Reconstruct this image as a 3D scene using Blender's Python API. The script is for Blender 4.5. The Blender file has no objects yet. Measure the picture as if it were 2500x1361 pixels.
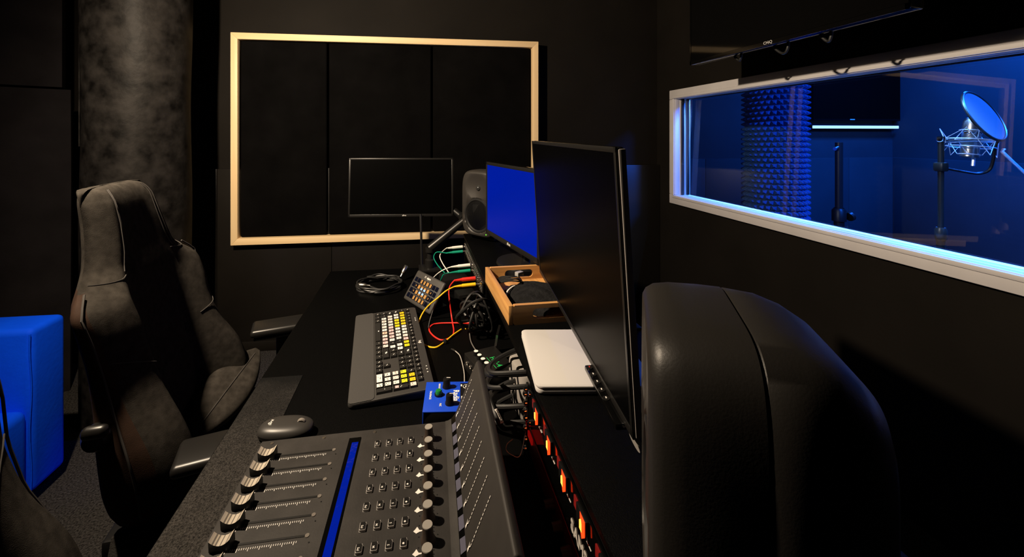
import bpy, bmesh, math, random
from math import sin, cos, pi, radians as R, sqrt, atan2
from mathutils import Vector, Matrix

random.seed(7)
scene = bpy.context.scene
COL = scene.collection

# ------------------------------------------------------------------ camera
CAM_Z = 1.35
F_PX, U0, V0 = 1000.0, 1150.0, 332.0           # focal length and principal point for a 2500 x 1361 frame
YAW = math.atan(0.13)
cam_d = bpy.data.cameras.new('camera')
cam = bpy.data.objects.new('camera', cam_d)
COL.objects.link(cam)
cam.location = (0, 0, CAM_Z)
cam.rotation_euler = (R(90), 0, -YAW)
cam_d.sensor_width = 36.0
cam_d.lens = F_PX / 2500.0 * 36.0
cam_d.shift_x = (1250.0 - U0) / 2500.0
cam_d.shift_y = -(680.5 - V0) / 2500.0
cam_d.clip_start = 0.02
scene.camera = cam

# ------------------------------------------------------------------ world, lights, exposure
world = bpy.data.worlds.new('world'); scene.world = world
world.use_nodes = True
world.node_tree.nodes['Background'].inputs[0].default_value = (0.5, 0.55, 0.7, 1)
world.node_tree.nodes['Background'].inputs[1].default_value = 0.0
scene.view_settings.view_transform = 'Standard'
scene.view_settings.look = 'None'
scene.view_settings.exposure = 0.0
scene.view_settings.gamma = 1.0
scene.view_settings.use_curve_mapping = False

SPOT_POS = Vector((-0.945, 0.90, 2.10))
def light(name, kind, loc, energy, color, **kw):
    d = bpy.data.lights.new(name, kind); d.energy = energy; d.color = color
    for k, v in kw.items(): setattr(d, k, v)
    o = bpy.data.objects.new(name, d); COL.objects.link(o); o.location = loc
    return o
def aim(o, tgt):
    o.rotation_euler = (Vector(tgt) - o.location).to_track_quat('-Z', 'Y').to_euler()
WARM = (1.0, 0.80, 0.58)
SPOT_AIM = Vector((0.30, 2.30, 1.25))
spot = light('ceiling_spot_light', 'SPOT', SPOT_POS, 245.0, WARM, spot_size=R(170), spot_blend=0.85, shadow_soft_size=0.025)
aim(spot, SPOT_AIM)
booth1 = light('booth_light_front', 'AREA', (2.9, 0.60, 2.45), 280.0, (0.012, 0.16, 1.0), shape='RECTANGLE', size=0.5, size_y=0.35)
booth2 = light('booth_light_rear', 'AREA', (3.9, 2.4, 2.52), 130.0, (0.012, 0.16, 1.0), shape='RECTANGLE', size=0.35, size_y=0.35)
led = light('window_led_strip_light', 'AREA', (1.822, 1.34, 1.622), 34.0, (0.20, 0.48, 1.0), shape='RECTANGLE', size=0.012, size_y=2.30, spread=R(110))
led.rotation_euler = (0, R(7), 0)

# ------------------------------------------------------------------ helpers
SA, CA = sin(YAW), cos(YAW)
def pd(u, v, d):
    """world point seen at pixel (u, v) at depth d along the view axis"""
    xc = (u - U0) / F_PX; zc = (V0 - v) / F_PX
    return Vector((d * (SA + xc * CA), d * (CA - xc * SA), CAM_Z + zc * d))
def pz(u, v, z):
    return pd(u, v, (CAM_Z - z) * F_PX / (v - V0))
def py(u, v, Y):
    xc = (u - U0) / F_PX
    return pd(u, v, Y / (CA - xc * SA))

class MB:
    """collects geometry; build() links it as one mesh object"""
    def __init__(self, T=None):
        self.v = []; self.f = []; self.m = []; self.s = []; self.T = T; self.mi = 0
    def add(self, vs, fs, smooth=False, M=None):
        o = len(self.v)
        for p in vs:
            p = Vector(p)
            if M is not None: p = M @ p
            if self.T is not None: p = Vector(self.T(p))
            self.v.append(p)
        for f in fs:
            self.f.append([i + o for i in f]); self.m.append(self.mi); self.s.append(smooth)
        return self
    def mat(self, i): self.mi = i; return self
    def box(self, c, s, M=None):
        x, y, z = c; a, b, d = s[0] / 2, s[1] / 2, s[2] / 2
        vs = [(x + i * a, y + j * b, z + k * d) for i in (-1, 1) for j in (-1, 1) for k in (-1, 1)]
        return self.add(vs, [(0, 1, 3, 2), (4, 6, 7, 5), (0, 4, 5, 1), (2, 3, 7, 6), (0, 2, 6, 4), (1, 5, 7, 3)], M=M)
    def rbox(self, c, s, r, seg=3, M=None):
        """box with all edges rounded"""
        bm = bmesh.new(); bmesh.ops.create_cube(bm, size=1.0)
        for v in bm.verts: v.co = Vector((v.co.x * s[0] + c[0], v.co.y * s[1] + c[1], v.co.z * s[2] + c[2]))
        bmesh.ops.bevel(bm, geom=list(bm.edges), offset=r, segments=seg, profile=0.5, affect='EDGES', clamp_overlap=True)
        bm.verts.index_update()
        self.add([v.co.copy() for v in bm.verts], [[v.index for v in f.verts] for f in bm.faces], smooth=True, M=M)
        bm.free(); return self
    def prism(self, poly, z0, z1, M=None, smooth=False):
        n = len(poly)
        vs = [(p[0], p[1], z0) for p in poly] + [(p[0], p[1], z1) for p in poly]
        fs = [tuple(range(n - 1, -1, -1)), tuple(range(n, 2 * n))]
        self.add(vs, fs, M=M); o = len(self.v) - 2 * n
        for i in range(n):
            j = (i + 1) % n
            self.f.append([o + i, o + j, o + n + j, o + n + i]); self.m.append(self.mi); self.s.append(smooth)
        return self
    def lathe(self, prof, M=None, n=24, smooth=True):
        """prof: list of (r, z) revolved about z"""
        vs = []; fs = []
        for r, z in prof:
            for k in range(n):
                a = 2 * pi * k / n; vs.append((r * cos(a), r * sin(a), z))
        for i in range(len(prof) - 1):
            for k in range(n):
                k2 = (k + 1) % n
                fs.append((i * n + k, i * n + k2, (i + 1) * n + k2, (i + 1) * n + k))
        if prof[0][0] > 1e-6: fs.append(tuple(range(n - 1, -1, -1)))
        if prof[-1][0] > 1e-6: fs.append(tuple((len(prof) - 1) * n + k for k in range(n)))
        return self.add(vs, fs, smooth=smooth, M=M)
    def cyl(self, p0, p1, r0, r1=None, n=14):
        p0, p1 = Vector(p0), Vector(p1); r1 = r0 if r1 is None else r1
        L = (p1 - p0).length
        q = (p1 - p0).to_track_quat('Z', 'Y').to_matrix().to_4x4()
        return self.lathe([(r0, 0), (r1, L)], M=Matrix.Translation(p0) @ q, n=n)
    def tube(self, pts, r, n=8, closed=False):
        pts = [Vector(p) for p in pts]; N = len(pts)
        rs = r if isinstance(r, (list, tuple)) else [r] * N
        t0 = (pts[1] - pts[0]).normalized()
        nrm = t0.orthogonal().normalized(); vs = []; prev = t0
        for i in range(N):
            t = (pts[min(i + 1, N - 1)] - pts[max(i - 1, 0)])
            if closed: t = pts[(i + 1) % N] - pts[i - 1]
            t.normalize()
            q = prev.rotation_difference(t); nrm = (q @ nrm); nrm = (nrm - t * nrm.dot(t)).normalized(); prev = t
            b = t.cross(nrm)
            for k in range(n):
                a = 2 * pi * k / n; vs.append(pts[i] + (nrm * cos(a) + b * sin(a)) * rs[i])
        fs = []
        for i in range(N if closed else N - 1):
            j = (i + 1) % N
            for k in range(n):
                k2 = (k + 1) % n
                fs.append((i * n + k, i * n + k2, j * n + k2, j * n + k))
        if not closed:
            fs.append(tuple(range(n - 1, -1, -1))); fs.append(tuple((N - 1) * n + k for k in range(n)))
        return self.add(vs, fs, smooth=True)
    def grid(self, rows, closed_u=False, smooth=True):
        """rows: list of rows of points"""
        nu = len(rows[0]); vs = [p for r in rows for p in r]; fs = []
        for i in range(len(rows) - 1):
            for k in range(nu if closed_u else nu - 1):
                k2 = (k + 1) % nu
                fs.append((i * nu + k, i * nu + k2, (i + 1) * nu + k2, (i + 1) * nu + k))
        return self.add(vs, fs, smooth=smooth)
    def build(self, name, mats, parent=None, loc=None, rot=None, bevel=0.0, seg=2, subsurf=0, sharp=40, fix=True):
        if not isinstance(mats, (list, tuple)): mats = [mats]
        me = bpy.data.meshes.new(name)
        me.from_pydata([tuple(p) for p in self.v], [], self.f)
        for m in mats: me.materials.append(m)
        for i, p in enumerate(me.polygons):
            p.material_index = self.m[i]; p.use_smooth = self.s[i]
        bm = bmesh.new(); bm.from_mesh(me)
        if fix: bmesh.ops.recalc_face_normals(bm, faces=list(bm.faces))
        if bevel > 0:
            ed = [e for e in bm.edges if len(e.link_faces) == 2 and e.calc_face_angle(0) > R(30)]
            bmesh.ops.bevel(bm, geom=ed, offset=bevel, segments=seg, profile=0.5, affect='EDGES', clamp_overlap=True)
            for f in bm.faces: f.smooth = True
        bm.to_mesh(me); bm.free()
        if any(p.use_smooth for p in me.polygons): me.set_sharp_from_angle(angle=R(sharp))
        return put(name, me, parent, loc, rot, subsurf)

def put(name, me, parent=None, loc=None, rot=None, subsurf=0):
    o = bpy.data.objects.new(name, me); COL.objects.link(o)
    if parent is not None: o.parent = parent
    if loc is not None: o.location = loc
    if rot is not None: o.rotation_euler = rot
    if subsurf:
        md = o.modifiers.new('smooth', 'SUBSURF'); md.levels = subsurf; md.render_levels = subsurf
    return o
def tag(o, label, cat, group=None):
    o['label'] = label; o['category'] = cat
    if group: o['group'] = group
    return o
def thing(name, label, cat, loc=(0, 0, 0), rz=0.0, group=None):
    o = bpy.data.objects.new(name, None); COL.objects.link(o)
    o.empty_display_size = 0.05; o.location = loc; o.rotation_euler = (0, 0, rz)
    return tag(o, label, cat, group)
def struct(o): o['kind'] = 'structure'; return o
def spline(pts, n=8):
    pts = [Vector(p) for p in pts]; out = []
    P = [pts[0] * 2 - pts[1]] + pts + [pts[-1] * 2 - pts[-2]]
    for i in range(1, len(P) - 2):
        a, b, c, d = P[i - 1], P[i], P[i + 1], P[i + 2]
        for k in range(n):
            t = k / n
            out.append(0.5 * ((2 * b) + (c - a) * t + (2 * a - 5 * b + 4 * c - d) * t * t + (3 * b - a - 3 * c + d) * t ** 3))
    out.append(pts[-1]); return out
def frame(origin, xd, yd):
    xd = Vector(xd).normalized(); yd = Vector(yd); yd = (yd - xd * yd.dot(xd)).normalized(); zd = xd.cross(yd)
    M = Matrix((xd, yd, zd)).transposed().to_4x4(); M.translation = Vector(origin); return M
def text(name, s, size, origin, xd, yd, m, parent=None, bold=0.0, align='CENTER'):
    cu = bpy.data.curves.new(name, 'FONT'); cu.body = s; cu.size = size; cu.align_x = align; cu.align_y = 'CENTER'
    cu.extrude = 0.0002; cu.offset = bold; cu.resolution_u = 2
    tmp = bpy.data.objects.new(name + '_tmp', cu); COL.objects.link(tmp)
    dg = bpy.context.evaluated_depsgraph_get()
    me = bpy.data.meshes.new_from_object(tmp.evaluated_get(dg)); bpy.data.objects.remove(tmp)
    me.transform(frame(origin, xd, yd)); me.materials.clear(); me.materials.append(m)
    return put(name, me, parent)
def copy_tree(o, parent=None):
    c = o.copy(); COL.objects.link(c)
    if parent is not None: c.parent = parent
    for ch in list(o.children): copy_tree(ch, c)
    return c
def rrect(w, h, r, n=5, cx=0, cy=0):
    out = []
    for qx, qy, a0 in ((1, 1, 0), (-1, 1, 90), (-1, -1, 180), (1, -1, 270)):
        for k in range(n + 1):
            a = R(a0 + 90 * k / n)
            out.append((cx + qx * (w / 2 - r) + r * cos(a), cy + qy * (h / 2 - r) + r * sin(a)))
    return out

# ------------------------------------------------------------------ materials (all procedural)
def mat(name, col, rough=0.5, metal=0.0, var=0.0, scale=20.0, bump=0.0, bscale=None, spec=0.5, emit=None, estr=0.0, sheen=0.0, coat=0.0, stretch=None):
    m = bpy.data.materials.new(name); m.use_nodes = True
    nt = m.node_tree; b = nt.nodes['Principled BSDF']
    b.inputs['Base Color'].default_value = (*col, 1); b.inputs['Roughness'].default_value = rough
    b.inputs['Metallic'].default_value = metal; b.inputs['Specular IOR Level'].default_value = spec
    if sheen: b.inputs['Sheen Weight'].default_value = sheen; b.inputs['Sheen Roughness'].default_value = 0.4
    if coat: b.inputs['Coat Weight'].default_value = coat; b.inputs['Coat Roughness'].default_value = 0.1
    if emit:
        b.inputs['Emission Color'].default_value = (*emit, 1); b.inputs['Emission Strength'].default_value = estr
    if var or bump:
        tc = nt.nodes.new('ShaderNodeTexCoord'); src = tc.outputs['Object']
        if stretch:
            mp = nt.nodes.new('ShaderNodeMapping'); mp.inputs['Scale'].default_value = stretch
            nt.links.new(src, mp.inputs[0]); src = mp.outputs[0]
    if var:
        n = nt.nodes.new('ShaderNodeTexNoise'); n.inputs['Scale'].default_value = scale; n.inputs['Detail'].default_value = 6
        nt.links.new(src, n.inputs['Vector'])
        r = nt.nodes.new('ShaderNodeValToRGB')
        r.color_ramp.elements[0].position = 0.3; r.color_ramp.elements[1].position = 0.7
        r.color_ramp.elements[0].color = (*[c * (1 - var) for c in col], 1); r.color_ramp.elements[1].color = (*[min(1, c * (1 + var)) for c in col], 1)
        nt.links.new(n.outputs['Fac'], r.inputs[0]); nt.links.new(r.outputs[0], b.inputs['Base Color'])
    if bump:
        n2 = nt.nodes.new('ShaderNodeTexNoise'); n2.inputs['Scale'].default_value = bscale or scale; n2.inputs['Detail'].default_value = 4
        nt.links.new(src, n2.inputs['Vector'])
        bp = nt.nodes.new('ShaderNodeBump'); bp.inputs['Strength'].default_value = bump; bp.inputs['Distance'].default_value = 0.004
        nt.links.new(n2.outputs['Fac'], bp.inputs['Height']); nt.links.new(bp.outputs[0], b.inputs['Normal'])
    return m
def wood(name, c1, c2, axis, sc=6.0, rough=0.5):
    m = bpy.data.materials.new(name); m.use_nodes = True; nt = m.node_tree; b = nt.nodes['Principled BSDF']
    tc = nt.nodes.new('ShaderNodeTexCoord'); mp = nt.nodes.new('ShaderNodeMapping')
    s = [sc * 8] * 3; s[axis] = sc * 0.5; mp.inputs['Scale'].default_value = s
    n = nt.nodes.new('ShaderNodeTexNoise'); n.inputs['Scale'].default_value = 1.0; n.inputs['Detail'].default_value = 5; n.inputs['Distortion'].default_value = 0.6
    r = nt.nodes.new('ShaderNodeValToRGB'); r.color_ramp.elements[0].position = 0.32; r.color_ramp.elements[1].position = 0.62
    r.color_ramp.elements[0].color = (*c2, 1); r.color_ramp.elements[1].color = (*c1, 1)
    nt.links.new(tc.outputs['Object'], mp.inputs[0]); nt.links.new(mp.outputs[0], n.inputs['Vector'])
    nt.links.new(n.outputs['Fac'], r.inputs[0]); nt.links.new(r.outputs[0], b.inputs['Base Color'])
    b.inputs['Roughness'].default_value = rough
    return m
def glass(name, tint=(1, 1, 1), boost=1.0):
    m = bpy.data.materials.new(name); m.use_nodes = True; nt = m.node_tree
    for n in list(nt.nodes): nt.nodes.remove(n)
    out = nt.nodes.new('ShaderNodeOutputMaterial'); mx = nt.nodes.new('ShaderNodeMixShader'); fr = nt.nodes.new('ShaderNodeFresnel')
    tr = nt.nodes.new('ShaderNodeBsdfTransparent'); gl = nt.nodes.new('ShaderNodeBsdfGlossy'); gl.inputs['Roughness'].default_value = 0.0
    tr.inputs[0].default_value = (*tint, 1); fr.inputs[0].default_value = 1.45
    ge = nt.nodes.new('ShaderNodeNewGeometry'); mm = nt.nodes.new('ShaderNodeMath'); mm.operation = 'MULTIPLY_ADD'; mm.inputs[1].default_value = -1; mm.inputs[2].default_value = 1
    nt.links.new(ge.outputs['Backfacing'], mm.inputs[0]); m2 = nt.nodes.new('ShaderNodeMath'); m2.operation = 'MULTIPLY'
    nt.links.new(fr.outputs[0], m2.inputs[0]); nt.links.new(mm.outputs[0], m2.inputs[1]); nt.links.new(m2.outputs[0], mx.inputs[0]); nt.links.new(tr.outputs[0], mx.inputs[1]); nt.links.new(gl.outputs[0], mx.inputs[2]); nt.links.new(mx.outputs[0], out.inputs[0])
    return m
def carpet_mat():
    m = mat('carpet_charcoal', (0.034, 0.032, 0.030), 1.0, var=0.9, scale=160, bump=1.0, bscale=220, spec=0.1)
    return m

M_wall = mat('wall_black_paint', (0.0092, 0.0077, 0.0062), 0.7, var=0.15, scale=3, bump=0.1, bscale=90, spec=0.09)
M_pad = mat('wall_panel_black', (0.0096, 0.0081, 0.0066), 0.38, var=0.12, scale=4, bump=0.03, bscale=120, spec=0.45)
M_boothwall = mat('booth_wall_black_paint', (0.028, 0.030, 0.034), 0.7, var=0.1, scale=3, spec=0.15)
M_ceil = mat('ceiling_black', (0.008, 0.008, 0.008), 0.9)
M_carpet = carpet_mat()
M_winframe = mat('window_white_paint', (0.64, 0.62, 0.63), 0.45, var=0.05, scale=8)
M_pane = glass('window_glass', (0.93, 0.96, 1.0))
M_birch = wood('birch_wood', (0.88, 0.66, 0.37), (0.80, 0.57, 0.30), 0, 3.0)
M_birchv = wood('birch_wood_upright', (0.88, 0.66, 0.37), (0.80, 0.57, 0.30), 2, 3.0)
M_fabric_blk = mat('black_acoustic_fabric', (0.0030, 0.0028, 0.0028), 0.95, var=0.25, scale=6, bump=0.3, bscale=300, spec=0.03)
M_fabric_left = mat('charcoal_panel_fabric', (0.013, 0.0115, 0.0125), 0.95, var=0.25, scale=5, bump=0.3, bscale=200, spec=0.04)
M_leather = mat('column_black_leather', (0.013, 0.0118, 0.011), 0.5, var=0.75, scale=16, bump=0.35, bscale=38, spec=0.08)
M_chair = mat('chair_charcoal_fabric', (0.036, 0.032, 0.0275), 0.95, var=0.30, scale=60, bump=0.2, bscale=700, spec=0.04)
M_chairdk = mat('chair_black_fabric', (0.030, 0.028, 0.026), 0.95, var=0.3, scale=30, bump=0.4, bscale=350, spec=0.05)
M_chairside = mat('chair_brown_leatherette', (0.040, 0.023, 0.016), 0.75, var=0.2, scale=30, bump=0.08, bscale=500, spec=0.1)
M_stitch = mat('stitch_thread', (0.045, 0.040, 0.036), 0.8)
M_plastic = mat('black_plastic', (0.006, 0.006, 0.006), 0.4, spec=0.3)
M_satin = mat('black_satin_plastic', (0.010, 0.0095, 0.009), 0.35, spec=0.4)
M_gloss = mat('gloss_black_plastic', (0.002, 0.002, 0.002), 0.12, spec=0.25)
M_screen = mat('dark_screen_glass', (0.0008, 0.0008, 0.0008), 0.36, spec=0.04)
M_bluescr = mat('blue_screen', (0.0, 0.0, 0.0), 0.3, spec=0.05, emit=(0.0, 0.0115, 0.34), estr=1.0)
M_desk = mat('desk_black_laminate', (0.0022, 0.0022, 0.0022), 0.4, var=0.2, scale=300, bump=0.4, bscale=900, spec=0.025)
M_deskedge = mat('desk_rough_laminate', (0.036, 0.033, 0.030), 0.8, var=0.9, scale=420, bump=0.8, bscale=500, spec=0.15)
def edge_shade_fade():
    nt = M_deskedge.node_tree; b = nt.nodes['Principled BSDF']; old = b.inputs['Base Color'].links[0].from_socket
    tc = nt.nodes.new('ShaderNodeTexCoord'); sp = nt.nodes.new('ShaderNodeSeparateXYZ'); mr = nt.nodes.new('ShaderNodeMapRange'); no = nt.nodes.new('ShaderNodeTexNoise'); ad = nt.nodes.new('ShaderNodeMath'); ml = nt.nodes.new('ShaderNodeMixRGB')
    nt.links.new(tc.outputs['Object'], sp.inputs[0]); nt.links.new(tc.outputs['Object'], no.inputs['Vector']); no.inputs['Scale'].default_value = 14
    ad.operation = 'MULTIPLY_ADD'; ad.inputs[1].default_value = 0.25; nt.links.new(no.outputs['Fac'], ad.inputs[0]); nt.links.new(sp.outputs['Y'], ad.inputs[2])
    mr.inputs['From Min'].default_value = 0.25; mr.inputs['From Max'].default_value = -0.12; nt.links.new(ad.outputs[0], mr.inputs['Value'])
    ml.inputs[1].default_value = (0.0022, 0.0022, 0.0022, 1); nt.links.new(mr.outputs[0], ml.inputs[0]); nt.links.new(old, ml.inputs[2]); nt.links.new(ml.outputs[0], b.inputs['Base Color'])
edge_shade_fade()      # rough front edge, darkened along the desk as painted shade of the chair
M_blue = mat('blue_sofa_fabric', (0.0005, 0.075, 0.98), 0.7, var=0.08, scale=10, bump=0.2, bscale=60, spec=0.1)
M_panel = mat('console_dark_grey_metal', (0.031, 0.0285, 0.0265), 0.62, var=0.22, scale=26, bump=0.05, bscale=300, spec=0.3)
M_plate = mat('console_back_plate', (0.024, 0.021, 0.0185), 0.65, var=0.1, scale=40)
M_white = mat('white_print', (0.85, 0.82, 0.78), 0.6)
M_keyblk = mat('key_black', (0.008, 0.0075, 0.007), 0.4, spec=0.3)
M_kbody = mat('keyboard_graphite', (0.034, 0.032, 0.030), 0.55, bump=0.1, bscale=600)
M_kpalm = mat('keyboard_palm_rest', (0.045, 0.0435, 0.042), 0.6, bump=0.1, bscale=600)
M_mouse = mat('mouse_graphite', (0.032, 0.030, 0.028), 0.4)
M_metal = mat('brushed_steel', (0.75, 0.72, 0.68), 0.25, metal=1.0)
M_chrome = mat('chrome', (0.85, 0.85, 0.85), 0.12, metal=1.0)
M_alu = mat('laptop_aluminium', (0.60, 0.585, 0.57), 0.5, spec=0.4)
M_rubber = mat('black_cable_rubber', (0.012, 0.012, 0.012), 0.45)
M_green = mat('green_cable', (0.0, 0.26, 0.16), 0.45)
M_whitec = mat('white_cable', (0.82, 0.78, 0.72), 0.45)
M_red = mat('red_cable', (0.75, 0.025, 0.015), 0.45)
M_yellow = mat('yellow_cable', (0.85, 0.52, 0.01), 0.45)
M_spk = mat('speaker_dark_grey', (0.028, 0.0255, 0.023), 0.42, bump=0.05, bscale=500)
M_spkcone = mat('speaker_cone', (0.012, 0.012, 0.012), 0.3)
M_foam = mat('blue_grey_foam', (0.030, 0.08, 0.20), 0.9, spec=0.03)
M_mic = mat('mic_satin_nickel', (0.55, 0.52, 0.48), 0.3, metal=1.0)
M_wire = mat('shock_mount_wire', (0.8, 0.85, 0.9), 0.3, metal=0.6)
M_popmesh = mat('pop_filter_mesh', (0.04, 0.06, 0.085), 0.8)
def emis(name, c, s): return mat(name, (0.01, 0.01, 0.01), 0.4, emit=c, estr=s)

# ------------------------------------------------------------------ the setting
XR0, XR1 = 1.72, 1.80                      # wall between control room and booth
YB, YBOOTH, XBOOTH, H = 2.73, 3.40, 4.55, 2.60
WY0, WY1, WZ0, WZ1 = 0.10, 2.58, 0.897, 1.656   # outer edge of the window frame
FW = 0.062
struct(MB().box((1.1, 0.7, -0.05), (7.4, 5.8, 0.1)).build('floor', M_carpet))
struct(MB().box((1.1, 0.7, H + 0.05), (7.4, 5.8, 0.1)).build('ceiling', M_ceil))
wb = struct(MB().box((-0.40, YB + 0.09, H / 2), (4.24, 0.1, H)).build('wall_back', M_wall))
# padded lower boards of the back wall, separate boards with a small joint
xs = [-2.5, -1.9, -1.24, -0.55, 0.15, 0.85, 1.72]
for a, b in zip(xs[:-1], xs[1:]):
    MB().box(((a + b) / 2, YB + 0.02, 0.5715), (b - a - 0.002, 0.04, 1.143)).build('wall_panel', M_pad, wb, bevel=0.003)
struct(MB().box((-0.40, YB - 0.008, 0.03), (4.24, 0.016, 0.06)).build('baseboard_back', M_wall, bevel=0.003))
struct(MB().box((-2.57, 0.7, H / 2), (0.1, 5.8, H)).build('wall_left', M_wall))
struct(MB().box((1.1, -2.15, H / 2), (7.4, 0.1, H)).build('wall_front', M_wall))
wr = MB()
xm, xt = (XR0 + XR1) / 2, XR1 - XR0
wr.box((xm, 0.65, (WZ0 + FW - 0.01) / 2), (xt, 5.5, WZ0 + FW - 0.01))
wr.box((xm, 0.65, (WZ1 - FW + 0.01 + H) / 2), (xt, 5.5, H - (WZ1 - FW + 0.01)))
zc, zh = (WZ0 + WZ1) / 2, WZ1 - WZ0
wr.box((xm, (WY1 - FW + 0.01 + 3.4) / 2, zc), (xt, 3.4 - (WY1 - FW + 0.01), zh - 2 * FW + 0.02))
wr.box((xm, (-2.1 + WY0 + FW - 0.01) / 2, zc), (xt, WY0 + FW - 0.01 + 2.1, zh - 2 * FW + 0.02))
struct(wr.build('wall_right', M_wall))
wbb = struct(MB().box((3.2, YBOOTH + 0.05, H / 2), (2.8, 0.1, H)).build('wall_booth_back', M_boothwall))
for a, b in ((1.85, 2.55), (2.552, 3.35), (3.352, 4.02), (4.022, 4.5)):
    MB().box(((a + b) / 2, YBOOTH - 0.02, 0.5715), (b - a, 0.04, 1.143)).build('wall_panel', M_boothwall, wbb, bevel=0.003)
wbr = struct(MB().box((XBOOTH + 0.05, 0.7, H / 2), (0.1, 5.6, H)).build('wall_booth_right', M_boothwall))
for a, b in ((2.42, 3.38), (1.5, 2.418), (0.6, 1.498), (-0.3, 0.598)):
    MB().box((XBOOTH - 0.02, (a + b) / 2, 0.5715), (0.04, b - a, 1.143)).build('wall_panel', M_boothwall, wbr, bevel=0.003)

# booth window: frame of four white boards, linings, two panes (one leaning, as in sound booths)
win = bpy.data.objects.new('window_1', None); COL.objects.link(win); struct(win); win.location = (XR0, (WY0 + WY1) / 2, zc)
wy, hh = (WY1 - WY0), zh
fx = -0.030
def rail(name, c, s, m=M_winframe): return MB().box(c, s).build(name, m, win, bevel=0.004)
rail('frame_rail', (fx / 2, 0, -hh / 2 + FW / 2), (0.030, wy, FW))
rail('frame_rail', (fx / 2, 0, hh / 2 - FW / 2), (0.030, wy, FW))
rail('frame_stile', (fx / 2, wy / 2 - FW / 2, 0), (0.030, FW, hh - 2 * FW))
rail('frame_stile', (fx / 2, -wy / 2 + FW / 2, 0), (0.030, FW, hh - 2 * FW))
rail('glazing_bead', (fx - 0.004, 0, -hh / 2 + FW * 0.80), (0.008, wy - FW * 1.2, 0.018))
rail('glazing_bead', (fx - 0.004, 0, hh / 2 - FW * 0.80), (0.008, wy - FW * 1.2, 0.018))
rail('glazing_bead', (fx - 0.004, wy / 2 - FW * 0.80, 0), (0.008, 0.018, hh - FW * 1.9))
rail('window_sill', (0.035, 0, -hh / 2 + FW - 0.012), (0.095, wy - 2 * FW + 0.02, 0.020))
rail('head_lining', (0.035, 0, hh / 2 - FW + 0.012), (0.095, wy - 2 * FW + 0.02, 0.020))
rail('jamb_lining', (0.035, wy / 2 - FW + 0.012, 0), (0.095, 0.020, hh - 2 * FW + 0.02))
rail('jamb_lining', (0.035, -wy / 2 + FW - 0.012, 0), (0.095, 0.020, hh - 2 * FW + 0.02))
pw, ph = wy - 2 * FW, hh - 2 * FW
MB().box((0, 0, 0), (0.006, pw, ph * 0.995)).build('pane', M_pane, win, loc=(0.022, 0, 0), rot=(0, R(2.2), 0))
MB().box((0, 0, 0), (0.006, pw, ph * 0.995)).build('pane', M_pane, win, loc=(0.058, 0, 0), rot=(0, R(1.8), 0))
MB().box((0.042, 0, ph / 2 - 0.004), (0.010, 2.30, 0.006)).build('head_seal', M_plastic, win)
MB().box((0.100, 0, hh / 2 - FW + 0.040), (0.018, 2.32, 0.020)).build('led_profile', M_plastic, win)
for x in (0.022, 0.060):
    MB().box((x, wy / 2 - FW - 0.006, 0), (0.014, 0.012, ph)).build('seal', M_plastic, win)

# ------------------------------------------------------------------ framed fabric panel on the back wall
X0, X1, Z0, Z1 = -1.137, 0.805, 0.678, 1.985
fr = thing('framed_acoustic_panel', 'large black fabric panel in a pale birch frame on the back wall', 'acoustic panel', ((X0 + X1) / 2, YB, Z0))
hw, fh, t = (X1 - X0) / 2, Z1 - Z0, 0.040
def mitre(pts, m): return MB().prism(pts, 0, 0.055, M=Matrix(((1, 0, 0, 0), (0, 0, -1, 0), (0, 1, 0, 0), (0, 0, 0, 1)))).build('frame_rail', m, fr, bevel=0.0015)
mitre([(-hw, 0), (hw, 0), (hw - t, t), (-hw + t, t)], M_birch)
mitre([(-hw, fh), (-hw + t, fh - t), (hw - t, fh - t), (hw, fh)], M_birch)
mitre([(-hw, 0), (-hw + t, t), (-hw + t, fh - t), (-hw, fh)], M_birchv)
mitre([(hw, 0), (hw, fh), (hw - t, fh - t), (hw - t, t)], M_birchv)
sx = [-hw + t, -0.402, 0.259, hw - t]
for a, b in zip(sx[:-1], sx[1:]):
    MB().rbox(((a + b) / 2, -0.014, fh / 2), (b - a - 0.012, 0.028, fh - 2 * t - 0.004), 0.010, 3).build('fabric_board', M_fabric_blk, fr)

# ------------------------------------------------------------------ round column
cr = 0.221
col = thing('column', 'thick round column wrapped in worn black leather behind the gaming chair', 'column', (-1.384, 2.25, 0))
rows = []
for j in range(34):
    z = H * j / 33; row = []
    for k in range(64):
        a = 2 * pi * k / 64
        r = cr + 0.006 * sin(3 * a + 2.1 * z) * sin(5 * z + a) - 0.004 * (1 - z / H)
        row.append((r * cos(a), r * sin(a), z))
    rows.append(row)
MB().grid(rows, closed_u=True).build('wrap', M_leather, col)
MB().cyl((-0.02, -cr - 0.002, 1.3), (-0.02, -cr - 0.002, 2.6), 0.003).build('seam', M_leather, col, rot=(0, 0, R(-62)))

# ------------------------------------------------------------------ folded fabric panels at the left
def soft_panel(name, w, h, th, amp, seed):
    rnd = random.Random(seed); rows = []; ph1 = rnd.random() * 6
    for j in range(30):
        z = h * j / 29; row = []
        for i in range(24):
            x = w * i / 23
            d = amp * (sin(x * 11 + ph1 + z * 2.0) * 0.6 + sin(x * 23 - z * 3.3) * 0.4) * min(1, 4 * (1 - z / h) + 0.05)
            row.append((x, -th / 2 - d * 0.9, z))
        rows.append(row)
    mb = MB().grid(rows)
    n = len(rows); back = [[(p[0], th / 2, p[2]) for p in r] for r in rows]
    mb.grid([list(reversed(r)) for r in back])
    for a, b in ((rows[0], back[0]), (rows[-1], back[-1])): mb.grid([a, b])
    mb.grid([[r[0] for r in rows], [r[0] for r in back]]); mb.grid([[r[-1] for r in rows], [r[-1] for r in back]])
    return mb
pdx = Vector((0.88, 0.476, 0)).normalized()
ang = atan2(pdx.y, pdx.x); W_ = 0.62
base = Vector((-1.845, 2.46, 0)) - pdx * W_
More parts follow.
